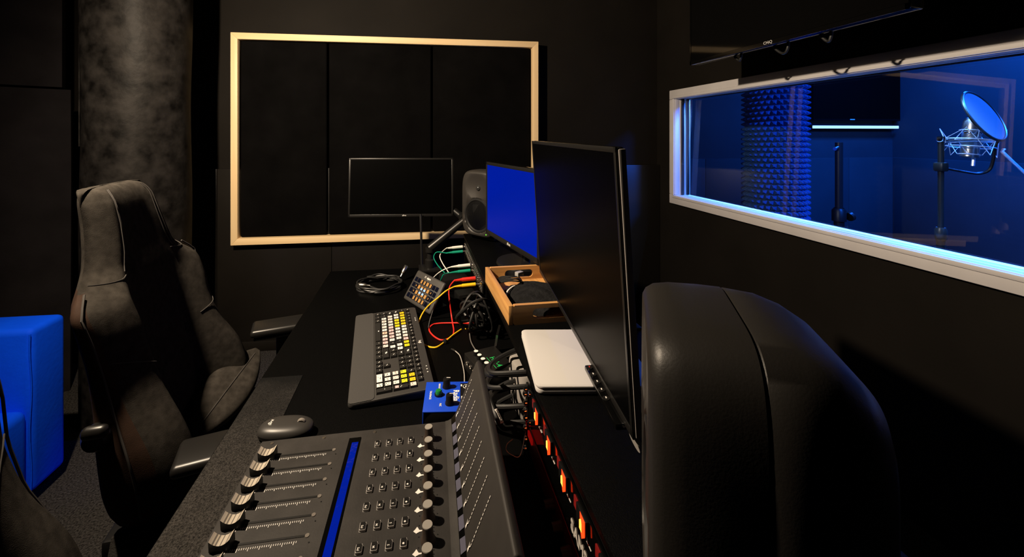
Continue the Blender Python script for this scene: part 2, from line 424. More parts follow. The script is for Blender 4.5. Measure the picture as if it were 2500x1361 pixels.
lp = soft_panel('x', W_, 1.595, 0.05, 0.014, 3).build('acoustic_panel', M_fabric_left, None, loc=(base.x, base.y, 0.0), rot=(0, 0, ang))
tag(lp, 'lower charcoal fabric panel standing on the carpet left of the column, creased', 'acoustic panel')
up = soft_panel('x', W_ - 0.03, 0.96, 0.09, 0.004, 5).build('acoustic_panel', M_fabric_left, None, loc=(base.x, base.y, 1.605), rot=(0, 0, ang))
tag(up, 'upper charcoal fabric panel stacked on the creased one, left of the column', 'acoustic panel')

# ------------------------------------------------------------------ blue sofa
sofa = thing('sofa', 'bright blue armless sofa standing by the left fabric panels', 'sofa', (-1.39, 1.83, 0))
def cushion(name, c, s, r, m, parent, amp=0.004):
    mb = MB().rbox((0, 0, 0), s, r, 4)
    o = mb.build(name, m, parent, loc=c); return o
cushion('backrest', (-0.50, -0.075, 0.345), (1.0, 0.15, 0.60), 0.022, M_blue, sofa)
cushion('seat', (-0.50, -0.41, 0.20), (0.99, 0.52, 0.33), 0.03, M_blue, sofa)
pp = []
for k in range(13): pp.append((-0.004, -0.15 + 0.004 * sin(k), 0.05 + 0.58 * k / 12))
MB().tube(pp, 0.003, 6).build('piping', M_blue, sofa)
for x, y in ((-0.06, -0.03), (-0.94, -0.03), (-0.06, -0.62), (-0.94, -0.62)):
    MB().cyl((x, y, 0), (x, y, 0.05), 0.018, 0.022).build('leg', M_plastic, sofa)

# ------------------------------------------------------------------ gaming chairs
ST = [  # z, half width, back x, front x (middle), wing tip x
    (0.50, 0.215, -0.02, 0.03, 0.100), (0.56, 0.258, -0.028, 0.03, 0.140), (0.62, 0.276, -0.034, 0.030, 0.152), (0.70, 0.272, -0.045, 0.020, 0.125),
    (0.78, 0.255, -0.058, 0.005, 0.075), (0.86, 0.250, -0.070, -0.010, 0.045), (0.93, 0.258, -0.083, -0.020, 0.030), (0.985, 0.262, -0.095, -0.030, 0.008),
    (1.020, 0.218, -0.103, -0.038, -0.022), (1.045, 0.186, -0.110, -0.045, -0.036), (1.08, 0.164, -0.118, -0.055, -0.042), (1.14, 0.144, -0.130, -0.068, -0.056),
    (1.19, 0.136, -0.140, -0.080, -0.070), (1.215, 0.128, -0.142, -0.092, -0.086), (1.228, 0.108, -0.138, -0.106, -0.104)]
def st_at(z):
    for a, b in zip(ST[:-1], ST[1:]):
        if a[0] <= z <= b[0]:
            t = (z - a[0]) / (b[0] - a[0]); return [x + (y - x) * t for x, y in zip(a, b)]
    return list(ST[-1] if z > ST[-1][0] else ST[0])
def sstep(a, b, x): x = max(0, min(1, (x - a) / (b - a))); return x * x * (3 - 2 * x)
def back_front(s, z):
    _, w, xb, xf, tip = st_at(z)
    x = xf + (tip - xf) * sstep(0.40, 0.74, abs(s))
    e = max(0.0, (abs(s) - 0.70) / 0.30) ** 1.4; x -= 0.040 * e
    return Vector((x, w * s, z))
def back_rear(s, z):
    _, w, xb, xf, tip = st_at(z)
    e = sstep(0.75, 1.0, abs(s)); x = xb + 0.030 * e
    return Vector((x, w * s, z))
def make_chair(label):
    ch = thing('gaming_chair', label, 'chair', (0, 0, 0), 0)
    N = 28; ss = [-1 + 2 * i / N for i in range(N + 1)]
    zs = []
    for a, b in zip(ST[:-1], ST[1:]): zs += [a[0], (a[0] + b[0]) / 2]
    zs.append(ST[-1][0])
    mb = MB()
    rings = []
    for z in zs:
        F = [back_front(s, z) for s in ss]; B = [back_rear(s, z) for s in reversed(ss)]
        mids = [(F[-1] + B[0]) / 2 + Vector((0, 0.012, 0))]; mid0 = [(B[-1] + F[0]) / 2 + Vector((0, -0.012, 0))]
        rings.append(F + mids + B + mid0)
    nF = len(ss)
    mb.grid(rings, closed_u=True)
    nring = len(rings[0])
    for i in range(len(mb.f)):
        k = i % nring
        z = zs[i // nring]
        side = k >= nF - 1
        mb.m[i] = 1 if (side and z < 1.02) else 0
    mb.mi = 0
    mb.f.append(list(range(nring - 1, -1, -1))); mb.m.append(1); mb.s.append(True)
    o = (len(rings) - 1) * nring
    mb.f.append([o + k for k in range(nring)]); mb.m.append(0); mb.s.append(True)
    bk = mb.build('backrest', [M_chair, M_chairside], ch, subsurf=1, sharp=80)
    off = Vector((0.0012, 0, 0))
    for sgn in (-1, 1):
        for s0 in (0.60, 0.655):
            MB().tube([back_front(sgn * s0, 1.035 + 0.185 * k / 14) + off for k in range(15)], 0.0011, 5).build('stitch_line', M_stitch, bk)
        MB().tube([back_front(sgn * (0.985 - 0.45 * k / 12), 1.030 - 0.006 * sin(k / 12 * pi)) + off for k in range(13)], 0.0011, 5).build('stitch_line', M_stitch, bk)
        MB().tube([back_front(sgn * (0.99 - 0.42 * k / 14), 0.88 - 0.06 * k / 14) + off for k in range(15)], 0.0012, 5).build('stitch_line', M_stitch, bk)
        MB().tube([(back_rear(sgn, z) + back_front(sgn, z)) / 2 + Vector((0.014, sgn * 0.013, 0)) for z in [0.56 + 0.46 * k / 24 for k in range(25)]], 0.0022, 6).build('piping', M_stitch, bk)
    # quilted middle pad
    rows = []
    for j in range(13):
        z = 0.60 + 0.24 * j / 12
        rows.append([back_front(s, z) + Vector((0.014 * (1 - abs(s / 0.42) ** 6) * (1 - abs((z - 0.72) / 0.12) ** 6) - 0.001, 0, 0)) for s in [(-0.42 + 0.84 * i / 16) for i in range(17)]])
    MB().grid(rows).build('back_cushion', M_chair, ch)
    # seat
    rows = []
    for j in range(19):
        x = 0.0 + 0.46 * j / 18; row = []
        for i in range(25):
            s = -1 + 2 * i / 24
            e = 1 - max(0, (x - 0.30) / 0.10) ** 2 * 0.5
            zt = 0.475 + 0.040 * sstep(0.55, 0.9, abs(s)) - 0.045 * sstep(0.92, 1, abs(s)) - 0.05 * sstep(0.32, 0.40, x)
            row.append((x, 0.265 * s, zt))
        rows.append(row)
    mb = MB().grid(rows); bot = [[(p[0], p[1], 0.40) for p in r] for r in rows]
    mb.grid([list(reversed(r)) for r in bot]); mb.grid([rows[0], bot[0]]); mb.grid([rows[-1], bot[-1]])
    mb.grid([[r[0] for r in rows], [r[0] for r in bot]]); mb.grid([[r[-1] for r in rows], [r[-1] for r in bot]])
    mb.build('seat', M_chairdk, ch)
    # lens-shaped cushion lying at the back of the seat
    a, b = Vector((0.156, 0.272, 0.625)), Vector((0.060, -0.01, 0.545)); ax = (b - a); up_ = Vector((0.55, -0.1, 0.8)); up_ = (up_ - ax.normalized() * up_.dot(ax.normalized())).normalized(); sd = ax.normalized().cross(up_)
    rows = []
    for j in range(15):
        t_ = j / 14; w_ = max(0.004, sin(pi * min(0.999, 0.03 + t_ * 0.92)) ** 0.8)
        rows.append([a + ax * t_ + sd * (0.070 * w_ * cos(q)) + up_ * (0.034 * w_ * (1 + 0.3 * cos(2 * q)) * sin(q)) for q in [2 * pi * k / 20 for k in range(20)]])
    lc = MB().grid(rows, closed_u=True).build('lumbar_cushion', M_chair, ch, subsurf=1)
    MB().tube([a + ax * (j / 14) + up_ * (0.025 * max(0.0, sin(pi * min(0.999, 0.03 + j / 14 * 0.92))) ** 0.8) for j in range(1, 14)], 0.0014, 5).build('stitch_line', M_stitch, lc)
    # arms, hinge, base
    for sgn in (-1, 1):
        arm = MB().rbox((0, 0, 0), (0.27, 0.092, 0.026), 0.011, 3).build('armrest', M_satin, ch, loc=(0.272, sgn * 0.285, 0.696), rot=(0, 0, R(8)))
        MB().box((0.0, 0, -0.018), (0.25, 0.080, 0.010)).build('armrest_plate', M_plastic, arm, bevel=0.003)
        MB().rbox((0.25, sgn * 0.290, 0.54), (0.075, 0.045, 0.27), 0.012, 2).build('arm_post', M_plastic, ch)
        MB().box((0.22, sgn * 0.20, 0.395), (0.08, 0.22, 0.02)).build('arm_bracket', M_plastic, ch, bevel=0.004)
        hg = MB().lathe([(0.0, 0.0), (0.024, 0.0), (0.026, 0.008), (0.025, 0.022), (0.018, 0.032), (0.0, 0.033)], n=24, M=Matrix.Translation((-0.010, sgn * 0.255, 0.745)) @ Matrix.Rotation(R(90) * -sgn, 4, 'X')).build('recline_hinge', M_satin, ch)
        MB().rbox((-0.006, sgn * 0.285, 0.765), (0.046, 0.022, 0.026), 0.012, 3).build('hinge_cover', M_satin, hg)
    MB().box((0.06, 0, 0.375), (0.30, 0.22, 0.045)).build('tilt_mechanism', M_plastic, ch, bevel=0.008)
    MB().lathe([(0.024, 0.08), (0.024, 0.24), (0.017, 0.241), (0.017, 0.36)], M=Matrix.Translation((0.06, 0, 0)), n=20).build('gas_lift', M_plastic, ch)
    for k in range(5):
        a_ = 2 * pi * k / 5 + 0.35; d = Vector((cos(a_), sin(a_), 0)); c0 = Vector((0.06, 0, 0.10))
        lg = MB().tube([c0 + d * 0.02, c0 + d * 0.16 + Vector((0, 0, -0.004)), c0 + d * 0.315 + Vector((0, 0, -0.030))], [0.030, 0.025, 0.016], 10).build('base_leg', M_plastic, ch)
        cpos = c0 + d * 0.31; cpos.z = 0.030
        sd = Vector((-d.y, d.x, 0))
        w = MB(); w.cyl(cpos - sd * 0.024, cpos - sd * 0.006, 0.029, n=18); w.cyl(cpos + sd * 0.006, cpos + sd * 0.024, 0.029, n=18); w.cyl(cpos - sd * 0.007, cpos + sd * 0.007, 0.010); w.cyl(cpos, cpos + Vector((0, 0, 0.045)), 0.007)
        w.build('caster', M_plastic, lg)
    return ch
chair1 = make_chair('dark grey fabric gaming chair drawn up to the desk, its headrest in the light')
chair1.location = (-0.66, 1.18, 0); chair1.rotation_euler = (0, 0, R(7))
chair2 = copy_tree(chair1)
chair2['label'] = 'black armless gaming chair cut off by the lower left corner of the picture'
chair2.location = (-0.650, 0.485, 0); chair2.rotation_euler = (0, 0, R(0))
for c in list(chair2.children):
    if c.name.startswith(('armrest', 'arm_post', 'arm_bracket', 'recline_hinge')):
        for g in list(c.children): bpy.data.objects.remove(g)
        bpy.data.objects.remove(c)
chair1['group'] = chair2['group'] = 'gaming chairs at the desk'

# ------------------------------------------------------------------ desk and shelf
DZ = 0.75
desk = thing('desk', 'long black desk carrying the control surface, keyboard and shelf', 'desk', (0.2, 0.95, 0))
MB().box((-0.0625, 0.0, DZ - 0.0145), (1.045, 1.86, 0.029)).build('desk_top', M_desk, desk, bevel=0.003)
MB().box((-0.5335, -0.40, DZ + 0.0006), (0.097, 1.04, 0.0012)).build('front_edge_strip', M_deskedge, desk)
for y in (-0.86, 0.0, 0.86): MB().box((0.06, y, 0.355), (0.70, 0.04, 0.71)).build('side_panel', M_desk, desk, bevel=0.003)
MB().box((0.39, 0, 0.45), (0.03, 1.68, 0.5)).build('modesty_panel', M_desk, desk)
RZ, RX = 0.905, 0.205
shelf = thing('desk_shelf', 'long black raised rack shelf along the back of the desk', 'shelf', (RX, 0.98, DZ))
MB().box((0.155, 0.0, RZ - DZ - 0.006), (0.31, 1.74, 0.012)).build('shelf_board', M_desk, shelf, bevel=0.002)
for y in (-0.86, -0.235, 0.275, 0.86): MB().box((0.155, y, 0.0715), (0.30, 0.016, 0.143)).build('divider', M_desk, shelf)
MB().box((0.30, 0, 0.0715), (0.012, 1.70, 0.143)).build('back_board', M_desk, shelf)

# ------------------------------------------------------------------ rack gear in the shelf
def rack_unit(name, label, y0, y1, z0, z1, m, depth=0.22):
    o = thing(name, label, 'rack unit', (RX, (y0 + y1) / 2, z0))
    L, h = y1 - y0, z1 - z0
    MB().box((0.0, 0, h / 2), (0.004, L, h)).build('face_plate', m, o, bevel=0.0008)
    MB().box((depth / 2 + 0.003, 0, h / 2), (depth, L - 0.04, h - 0.002)).build('chassis', M_plastic, o)
    return o
LX, UZ = (0, -1, 0), (0, 0, 1)
pc = rack_unit('power_conditioner', 'black rack power conditioner with glowing red switches under the shelf', 0.262, 0.735, 0.818, 0.888, M_gloss)
M_sw = emis('red_switch_glow', (1.0, 0.035, 0.004), 3.0); M_swhot = emis('switch_hot', (1.0, 0.30, 0.03), 5.0); M_swdim = emis('red_switch_dim', (0.5, 0.003, 0.002), 0.35)
ycen = (0.262 + 0.735) / 2
for k in range(6):
    y = 0.677 - 0.0648 * k - ycen
    sw = MB().box((-0.004, y, 0.058), (0.005, 0.030, 0.022)).build('rocker_switch', M_plastic, pc, bevel=0.001)
    MB().prism([(-0.0035, y - 0.013), (-0.0105, y - 0.013), (-0.0065, y + 0.002), (-0.0035, y + 0.013)], 0.049, 0.068).build('rocker', M_sw, sw)
    MB().box((-0.0088, y - 0.0085, 0.060), (0.003, 0.007, 0.010)).build('glow', M_swhot, sw)
    MB().box((-0.0035, y + 0.022, 0.060), (0.002, 0.010, 0.014)).build('indicator', M_swdim, pc)
    MB().box((-0.0024, y - 0.002, 0.0415), (0.0006, 0.040, 0.0009)).build('white_rule', M_white, pc)
    for q in range(6): MB().box((-0.0024, y + 0.008 - q * 0.0036, 0.0448), (0.0005, 0.0018, 0.0013)).build('legend', M_white, pc)
text('brand_lettering', 'SAMSON', 0.0225, (-0.0025, -0.018, 0.015), LX, UZ, mat('grey_print', (0.55, 0.52, 0.48), 0.5), pc, bold=0.0008)
for z in (0.008, 0.062):
    MB().lathe([(0, 0), (0.006, 0), (0.0055, 0.003), (0, 0.004)], n=16, M=Matrix.Translation((-0.002, 0.229, z)) @ Matrix.Rotation(R(-90), 4, 'Y')).build('screw', M_chrome, pc)
rd = rack_unit('audio_interface', 'red faced rack audio interface beneath the power conditioner', 0.262, 0.735, 0.768, 0.812, mat('red_anodised', (0.30, 0.006, 0.006), 0.35, metal=0.3))
for k in range(8):
    MB().lathe([(0, 0), (0.010, 0), (0.008, 0.014), (0, 0.015)], n=16, M=Matrix.Translation((-0.002, 0.10 - k * 0.036, 0.022)) @ Matrix.Rotation(R(-90), 4, 'Y')).build('gain_knob', M_plastic, rd)
MB().box((-0.003, 0.222, 0.036), (0.004, 0.024, 0.010)).build('corner_badge', emis('red_badge', (0.35, 0.004, 0.003), 0.5), rd)
# chrome rack strip with screws at the end of the bay
rs = thing('rack_rail', 'chrome rack rail with screws beside the coiled cables', 'rack rail', (RX - 0.002, 0.742, 0.757))
MB().box((0, 0, 0.066), (0.004, 0.010, 0.132)).build('strip', M_satin, rs)
MB().box((-0.003, 0.0, 0.066), (0.002, 0.003, 0.120)).build('bright_edge', M_chrome, rs)
for k, z in enumerate((0.010, 0.030, 0.048, 0.070, 0.080, 0.098, 0.112, 0.124)):
    MB().lathe([(0, 0), (0.0055, 0), (0.005, 0.004), (0.002, 0.006), (0.002, 0.004), (0, 0.004)], n=14, M=Matrix.Translation((-0.003, 0.002 * (-1) ** k, z)) @ Matrix.Rotation(R(-90), 4, 'Y')).build('screw', M_chrome, rs)
# patch bay
pb = rack_unit('patch_bay', 'black patch bay with two rows of jack sockets under the far end of the shelf', 1.27, 1.755, 0.842, 0.890, M_satin)
for k in range(24):
    y = 0.225 - k * 0.0196
    for z in (0.014, 0.035):
        MB().lathe([(0.0, 0.001), (0.0034, 0.001), (0.0034, 0.004), (0.0062, 0.004), (0.0062, 0.0), (0.0062, -0.002)], n=10, M=Matrix.Translation((-0.002, y, z)) @ Matrix.Rotation(R(-90), 4, 'Y')).build('jack_socket', M_metal, pb)
for y in (0.236, -0.236):
    for z in (0.006, 0.042):
        MB().lathe([(0, 0), (0.006, 0), (0.005, 0.004), (0, 0.005)], n=14, M=Matrix.Translation((-0.002, y, z)) @ Matrix.Rotation(R(-90), 4, 'Y')).build('screw', M_chrome, pb)
MB().box((-0.004, -0.243, 0.020), (0.003, 0.002, 0.05)).build('ear_edge', M_metal, pb)

# ------------------------------------------------------------------ control surface (built in the user's frame: x right, y away)
CS = thing('control_surface', 'dark grey fader control surface with upright meter plate at the near end of the desk', 'mixing console', (-0.277, 0.777, DZ + 0.0013), R(-92))
CL, CW = 0.360, 0.338
def pt(p): return (p[0], p[1], 0.050 + 0.045 * p[1] + p[2])
body = MB(T=lambda p: pt(p) if p[2] > -0.02 else (p[0], p[1], 0.006 + (p[2] + 0.04) * 0))
body.box((CL / 2, CW / 2, -0.002), (CL, CW, 0.004)).build('top_panel', M_panel, CS, bevel=0.001)
sb = MB(); sb.add([(0.002, 0.002, 0.004), (CL - 0.002, 0.002, 0.004), (CL - 0.002, CW, 0.004), (0.002, CW, 0.004),
                   (0.002, 0.002, 0.0455), (CL - 0.002, 0.002, 0.0455), (CL - 0.002, CW, 0.0455 + 0.045 * CW), (0.002, CW, 0.0455 + 0.045 * CW)],
                  [(0, 3, 2, 1), (4, 5, 6, 7), (0, 1, 5, 4), (1, 2, 6, 5), (2, 3, 7, 6), (3, 0, 4, 7)])
sb.build('chassis', M_plastic, CS)
for x, y in ((0.03, 0.03), (0.33, 0.03), (0.03, 0.3), (0.33, 0.3)): MB().cyl((x, y, 0), (x, y, 0.005), 0.010).build('foot', M_rubber, CS)
for y in (0.02, 0.11, 0.20, 0.30):
    MB(T=pt).lathe([(0, 0.0008), (0.0028, 0.0008), (0.0028, 0.0)], n=12, M=Matrix.Translation((0.008, y, 0))).build('screw', M_metal, CS)
CH = [0.0404 + 0.0305 * k for k in range(9)]
M_capside = mat('fader_cap_black', (0.008, 0.008, 0.008), 0.4); M_captop = mat('fader_cap_silver', (0.62, 0.55, 0.45), 0.35, metal=0.2); M_capline = mat('fader_cap_groove', (0.16, 0.14, 0.12), 0.5)
M_btnskirt = mat('button_clear_skirt', (0.55, 0.52, 0.50), 0.35); M_btnhalo = mat('button_bezel', (0.20, 0.19, 0.18), 0.5)
M_knobtop = mat('knob_top_grey', (0.30, 0.28, 0.25), 0.5); M_knob = mat('knob_brown_black', (0.045, 0.030, 0.022), 0.5)
# shared meshes
def cap_mesh():
    mb = MB(); L, w, h = 0.0265, 0.0150, 0.0150
    prof = []; n = 14
    for i in range(n + 1):
        y = -L / 2 + L * i / n; c = (y / (L / 2)); prof.append((y, 0.0085 + 0.0068 * c * c))
    poly = [(-L / 2, 0.001)] + prof + [(L / 2, 0.001)]
    for x0, x1 in ((-w / 2, w / 2),):
        vs = [(x0, y, z) for y, z in poly] + [(x1, y, z) for y, z in poly]; k = len(poly)
        mb.add(vs, [tuple(range(k)), tuple(range(2 * k - 1, k - 1, -1))])
        o = 0
        mb.f.append([0, k - 1, 2 * k - 1, k]); mb.m.append(0); mb.s.append(False)
        mb.f.append([0, k, k + 1, 1]); mb.m.append(0); mb.s.append(False)
        mb.f.append([k - 2, 2 * k - 2, 2 * k - 1, k - 1]); mb.m.append(0); mb.s.append(False)
        for i in range(1, k - 2):
            mb.f.append([i, k + i, k + i + 1, i + 1]); mb.m.append(2 if i in (3, 5, 8, 12) else 1); mb.s.append(False)
    return mb.build('fader_cap', [M_capside, M_captop, M_capline])
cap0 = cap_mesh()
def btn_mesh():
    mb = MB(); mb.mat(0).prism(rrect(0.0128, 0.0098, 0.0016, 3), 0.0, 0.0004)
    mb.mat(1).prism(rrect(0.0115, 0.0085, 0.0014, 3), 0.0004, 0.0032)
    mb.mat(2).prism(rrect(0.0102, 0.0072, 0.0012, 3), 0.0032, 0.0040)
    return mb.build('button', [M_btnhalo, M_btnskirt, M_keyblk])
btn0 = btn_mesh()
knob0 = MB().mat(0).lathe([(0.0, 0.0), (0.0100, 0.0), (0.0098, 0.003), (0.0080, 0.006), (0.0074, 0.009), (0.0070, 0.0215)], n=20).mat(1).lathe([(0.0070, 0.0215), (0.0066, 0.0225), (0.0, 0.0225)], n=20).build('rotary_knob', [M_knob, M_knobtop])
used = {}
def inst(src, name, parent, loc, rot=(0, 0, 0)):
    if src.name not in used: o = src; used[src.name] = 1; o.name = name
    else: o = src.copy(); COL.objects.link(o); o.name = name
    o.parent = parent; o.location = loc; o.rotation_euler = rot; return o
tilt = (math.atan(0.045), 0, 0)
lab = ['Sel', 'M', 'S', '\u25cf']
for k, x in enumerate(CH):
    MB(T=pt).box((x, 0.0785, 0.0003), (0.0030, 0.106, 0.0006)).build('fader_slot', M_capside, CS)
    cap = inst(cap0, 'fader_cap', CS, pt((x, 0.0255, 0)), tilt)
    MB(T=pt).lathe([(0, 0.0008), (0.003, 0.0008), (0.003, 0)], n=12, M=Matrix.Translation((x, 0.135, 0))).build('slot_screw', M_capline, CS)
    tk = MB(T=pt)
    for q in range(32):
        L = 0.0052 if q % 5 == 0 else 0.0028
        tk.box((x + 0.0075 + (L - 0.0028) / 2, 0.033 + q * 0.0029, 0.0003), (L, 0.0008, 0.0003))
    tk.build('fader_scale', M_white, CS)
    MB(T=pt).prism([(x - 0.012, 0.006), (x - 0.005, 0.0085), (x - 0.003, 0.0150), (x - 0.0115, 0.0120)], 0.0002, 0.0006).build('channel_mark', M_white, CS)
    MB(T=pt).lathe([(0, 0.0006), (0.0010, 0.0006), (0.0010, 0)], n=8, M=Matrix.Translation((x + 0.010, 0.140, 0))).build('talkback_hole', M_capside, CS)
    for j, y in enumerate((0.209, 0.2285, 0.2475, 0.2665)):
        b = inst(btn0, 'button', CS, pt((x, y, 0)), tilt)
        if j < 3: text('button_lettering', lab[j], 0.0042, (0.002, -0.0006, 0.0041), (1, 0, 0), (0, 1, 0), M_white, b, bold=0.00005)
        else: MB().lathe([(0.0014, 0.0040), (0.0014, 0.0043), (0, 0.0043)], n=12, M=Matrix.Translation((0.0024, 0, 0))).build('record_dot', M_white, b)
    inst(knob0, 'rotary_knob', CS, pt((x, 0.2986, 0)), tilt)
    dm = MB(T=pt)
    for q in range(11):
        a = R(-60 + 30 * q); dm.lathe([(0.0009, 0.0), (0.0009, 0.0004), (0, 0.0004)], n=7, M=Matrix.Translation((x + 0.0145 * cos(a), 0.2986 + 0.0145 * sin(a), 0)))
    dm.build('knob_scale', M_capside, CS)
    xm_, ym_ = x + 0.0150, 0.2835
    MB(T=pt).prism([(xm_ - 0.006, ym_), (xm_ - 0.002, ym_ - 0.003), (xm_, ym_ - 0.0052), (xm_ + 0.0035, ym_ - 0.001), (xm_ + 0.0015, ym_ + 0.003), (xm_ + 0.0008, ym_ + 0.0085), (xm_ - 0.0003, ym_ + 0.0085), (xm_ - 0.001, ym_ + 0.003)], 0.0002, 0.0006).build('knob_pointer_print', M_white, CS)
# display strip
MB(T=pt).box((0.152, 0.1670, 0.0006), (0.268, 0.0205, 0.0012)).build('display_bezel', M_gloss, CS)
M_disp = mat('display_blue', (0.0, 0.0, 0.0), 0.12, spec=0.5, emit=(0.0, 0.012, 0.30), estr=1.0, bump=0.25, bscale=70)
MB(T=pt).box((0.155, 0.1690, 0.0013), (0.250, 0.0110, 0.0006)).build('display', M_disp, CS)
# rounded fold, glossy meter strip and slanted back plate
P0, P1 = Vector((0, 0.3465, 0.0785)), Vector((0, 0.386, 0.174))
fold = [(CW - 0.010, 0.0648), (CW - 0.004, 0.0662), (CW + 0.001, 0.0690)]
rows = [[(x, y, z) for (y, z) in fold] for x in (0.0, CL)]
MB().grid(rows).build('panel_fold', M_panel, CS)
strip = MB().add([(0.0, CW + 0.001, 0.069), (CL, CW + 0.001, 0.069), (CL, P0.y + 0.001, P0.z), (0, P0.y + 0.001, P0.z)], [(0, 1, 2, 3)]).build('meter_strip', M_gloss, CS)
M_reflect = mat('painted_reflection', (0.10, 0.10, 0.14), 0.15)  # pale panels painted on as the knobs' reflections in the glossy strip
pa, pb_ = Vector((0, CW + 0.001, 0.0692)), Vector((0, P0.y + 0.0005, P0.z + 0.0006))
for x in CH:
    x -= 0.022
    q0, q1 = pa.lerp(pb_, 0.08), pa.lerp(pb_, 0.92)
    MB().add([(x, q0.y, q0.z + 0.0005), (x + 0.020, q0.y, q0.z + 0.0005), (x + 0.023, q1.y, q1.z + 0.0005), (x + 0.004, q1.y, q1.z + 0.0005)], [(0, 1, 2, 3)]).build('knob_reflection', M_reflect, strip)
dirp = (P1 - P0); nrm = Vector((0, -dirp.z, dirp.y)).normalized()
bp = MB(); th = 0.013
qs = [P0, P1, P1 - nrm * 0.003 + dirp.normalized() * 0.003, P1 - nrm * th + dirp.normalized() * 0.001, P0 - nrm * th, Vector((0, P0.y + 0.016, 0.004)), Vector((0, P0.y - 0.004, 0.004))]
vs = [(0.0, q.y, q.z) for q in qs] + [(CL, q.y, q.z) for q in qs]; k = len(qs)
bp.add(vs, [tuple(range(k)), tuple(range(2 * k - 1, k - 1, -1))] + [(i, (i + 1) % k, k + (i + 1) % k, k + i) for i in range(k)])
plate = bp.build('back_plate', M_plate, CS, bevel=0.0025)
for x in CH:
    led = MB()
    for q in range(12):
        t_ = 0.15 + 0.60 * q / 11; c = P0 + dirp * t_ + nrm * 0.0012
        e = dirp.normalized() * 0.0017; w = Vector((0.00065, 0, 0)); c.x = x - 0.021
        led.add([c - e - w, c - e + w, c + e + w, c + e - w], [(0, 1, 2, 3)])
    led.build('meter_dashes', M_white, plate)
    c = P0 + dirp * 0.05 + nrm * 0.0012; c.x = x - 0.024; d = dirp.normalized()
    MB().add([c + Vector((-0.002, 0, 0)), c + Vector((0.002, 0, 0)), c + Vector((0.0012, 0, 0)) + d * 0.005, c + Vector((0.004, 0, 0)) + d * 0.009, c + d * 0.0065, c + Vector((-0.003, 0, 0)) + d * 0.009, c + Vector((-0.0014, 0, 0)) + d * 0.005],
             [(0, 1, 2, 6), (2, 3, 4), (2, 4, 6), (4, 5, 6)]).build('channel_print', M_white, plate)

# ------------------------------------------------------------------ mouse
ms = thing('mouse', 'rounded dark grey wireless mouse beside the control surface', 'mouse', (-0.262, 0.862, DZ + 0.001), R(-93))
def pebble(z0, h, sc, n=40, m=12):
    rows = []
    for j in range(m + 1):
        a = pi / 2 * j / m; rr = max(0.002, cos(a) ** 0.55); row = []
        for k in range(n):
            t_ = 2 * pi * k / n; ce, se = cos(t_), sin(t_)
            x = 0.0295 * sc * rr * abs(ce) ** (2 / 2.6) * (1 if ce > 0 else -1); y = 0.0535 * sc * rr * abs(se) ** (2 / 2.3) * (1 if se > 0 else -1)
            row.append((x, y, z0 + h * sin(a)))
        rows.append(row)
    return rows
MB().grid(pebble(0.012, 0.0145, 1.0), closed_u=True).build('shell', M_mouse, ms)
lowr = [[(x * s, y * s, z) for (x, y, _) in pebble(0, 0.01, 1.0)[0]] for s, z in ((0.90, 0.001), (0.97, 0.005), (0.985, 0.0115), (0.94, 0.012))]
MB().grid(lowr, closed_u=True).build('base', M_satin, ms)
MB().box((0, 0.022, 0.0248), (0.0009, 0.028, 0.0022)).build('button_split', M_capside, ms)
MB().lathe([(0, -0.0035), (0.0075, -0.0035), (0.0090, -0.002), (0.0090, 0.002), (0.0075, 0.0035), (0, 0.0035)], n=22, M=Matrix.Translation((0, 0.030, 0.0215)) @ Matrix.Rotation(R(90), 4, 'Y')).build('scroll_wheel', mat('wheel_grey', (0.22, 0.20, 0.18), 0.4), ms)
text('logo_lettering', 'logi', 0.0115, (0, -0.027, 0.0257), (1, 0, 0), (0, 1, -0.10), M_white, ms, bold=0.00012)

# ------------------------------------------------------------------ keyboard
KB = thing('keyboard', 'graphite full size keyboard with white, pink and yellow shortcut stickers', 'keyboard', (-0.0806, 1.1575, DZ), atan2(-0.994, 0.107))
KW, KD = 0.457, 0.193
def kz(y): return 0.012 + 0.011 * (y + KD / 2) / KD
def kt(p): return (p[0], p[1], kz(p[1]) + p[2])
outl = rrect(KW, KD, 0.010, 5)
# left front corner is rounder
outl = [(x, y) for x, y in rrect(KW, KD, 0.012, 6)]
kb = MB(T=lambda p: (p[0], p[1], 0.003 if p[2] < -0.5 else kz(p[1])))
kb.prism([(x, y) for x, y in outl], -1, 0); kb.build('case', M_kbody, KB, bevel=0.0018)
pr = MB(T=kt); pr.prism([(x, y) for x, y in rrect(KW - 0.002, 0.056, 0.009, 5, 0, -KD / 2 + 0.029)], 0.0, 0.0012); pr.build('palm_rest', M_kpalm, KB)
for x, y in ((-0.2, -0.08), (0.2, -0.08), (-0.2, 0.08), (0.2, 0.08)): MB().cyl((x, y, 0), (x, y, 0.004), 0.008).build('foot', M_rubber, KB)
U = 0.01905; KX0 = -KW / 2 + 0.0145; KY0 = -KD / 2 + 0.0600
C = {'k': (0.016, 0.015, 0.014), 'w': (0.80, 0.76, 0.72), 'p': (0.78, 0.50, 0.50), 'l': (0.85, 0.68, 0.64), 'o': (0.82, 0.50, 0.38), 'y': (0.80, 0.62, 0.01), 'g': (0.72, 0.68, 0.02), 'a': (0.80, 0.54, 0.01)}
KM = {c: mat('key_sticker_' + c, v, 0.5) for c, v in C.items()}
M_leg = mat('key_legend_dark', (0.05, 0.04, 0.04), 0.6)
rk = random.Random(3)
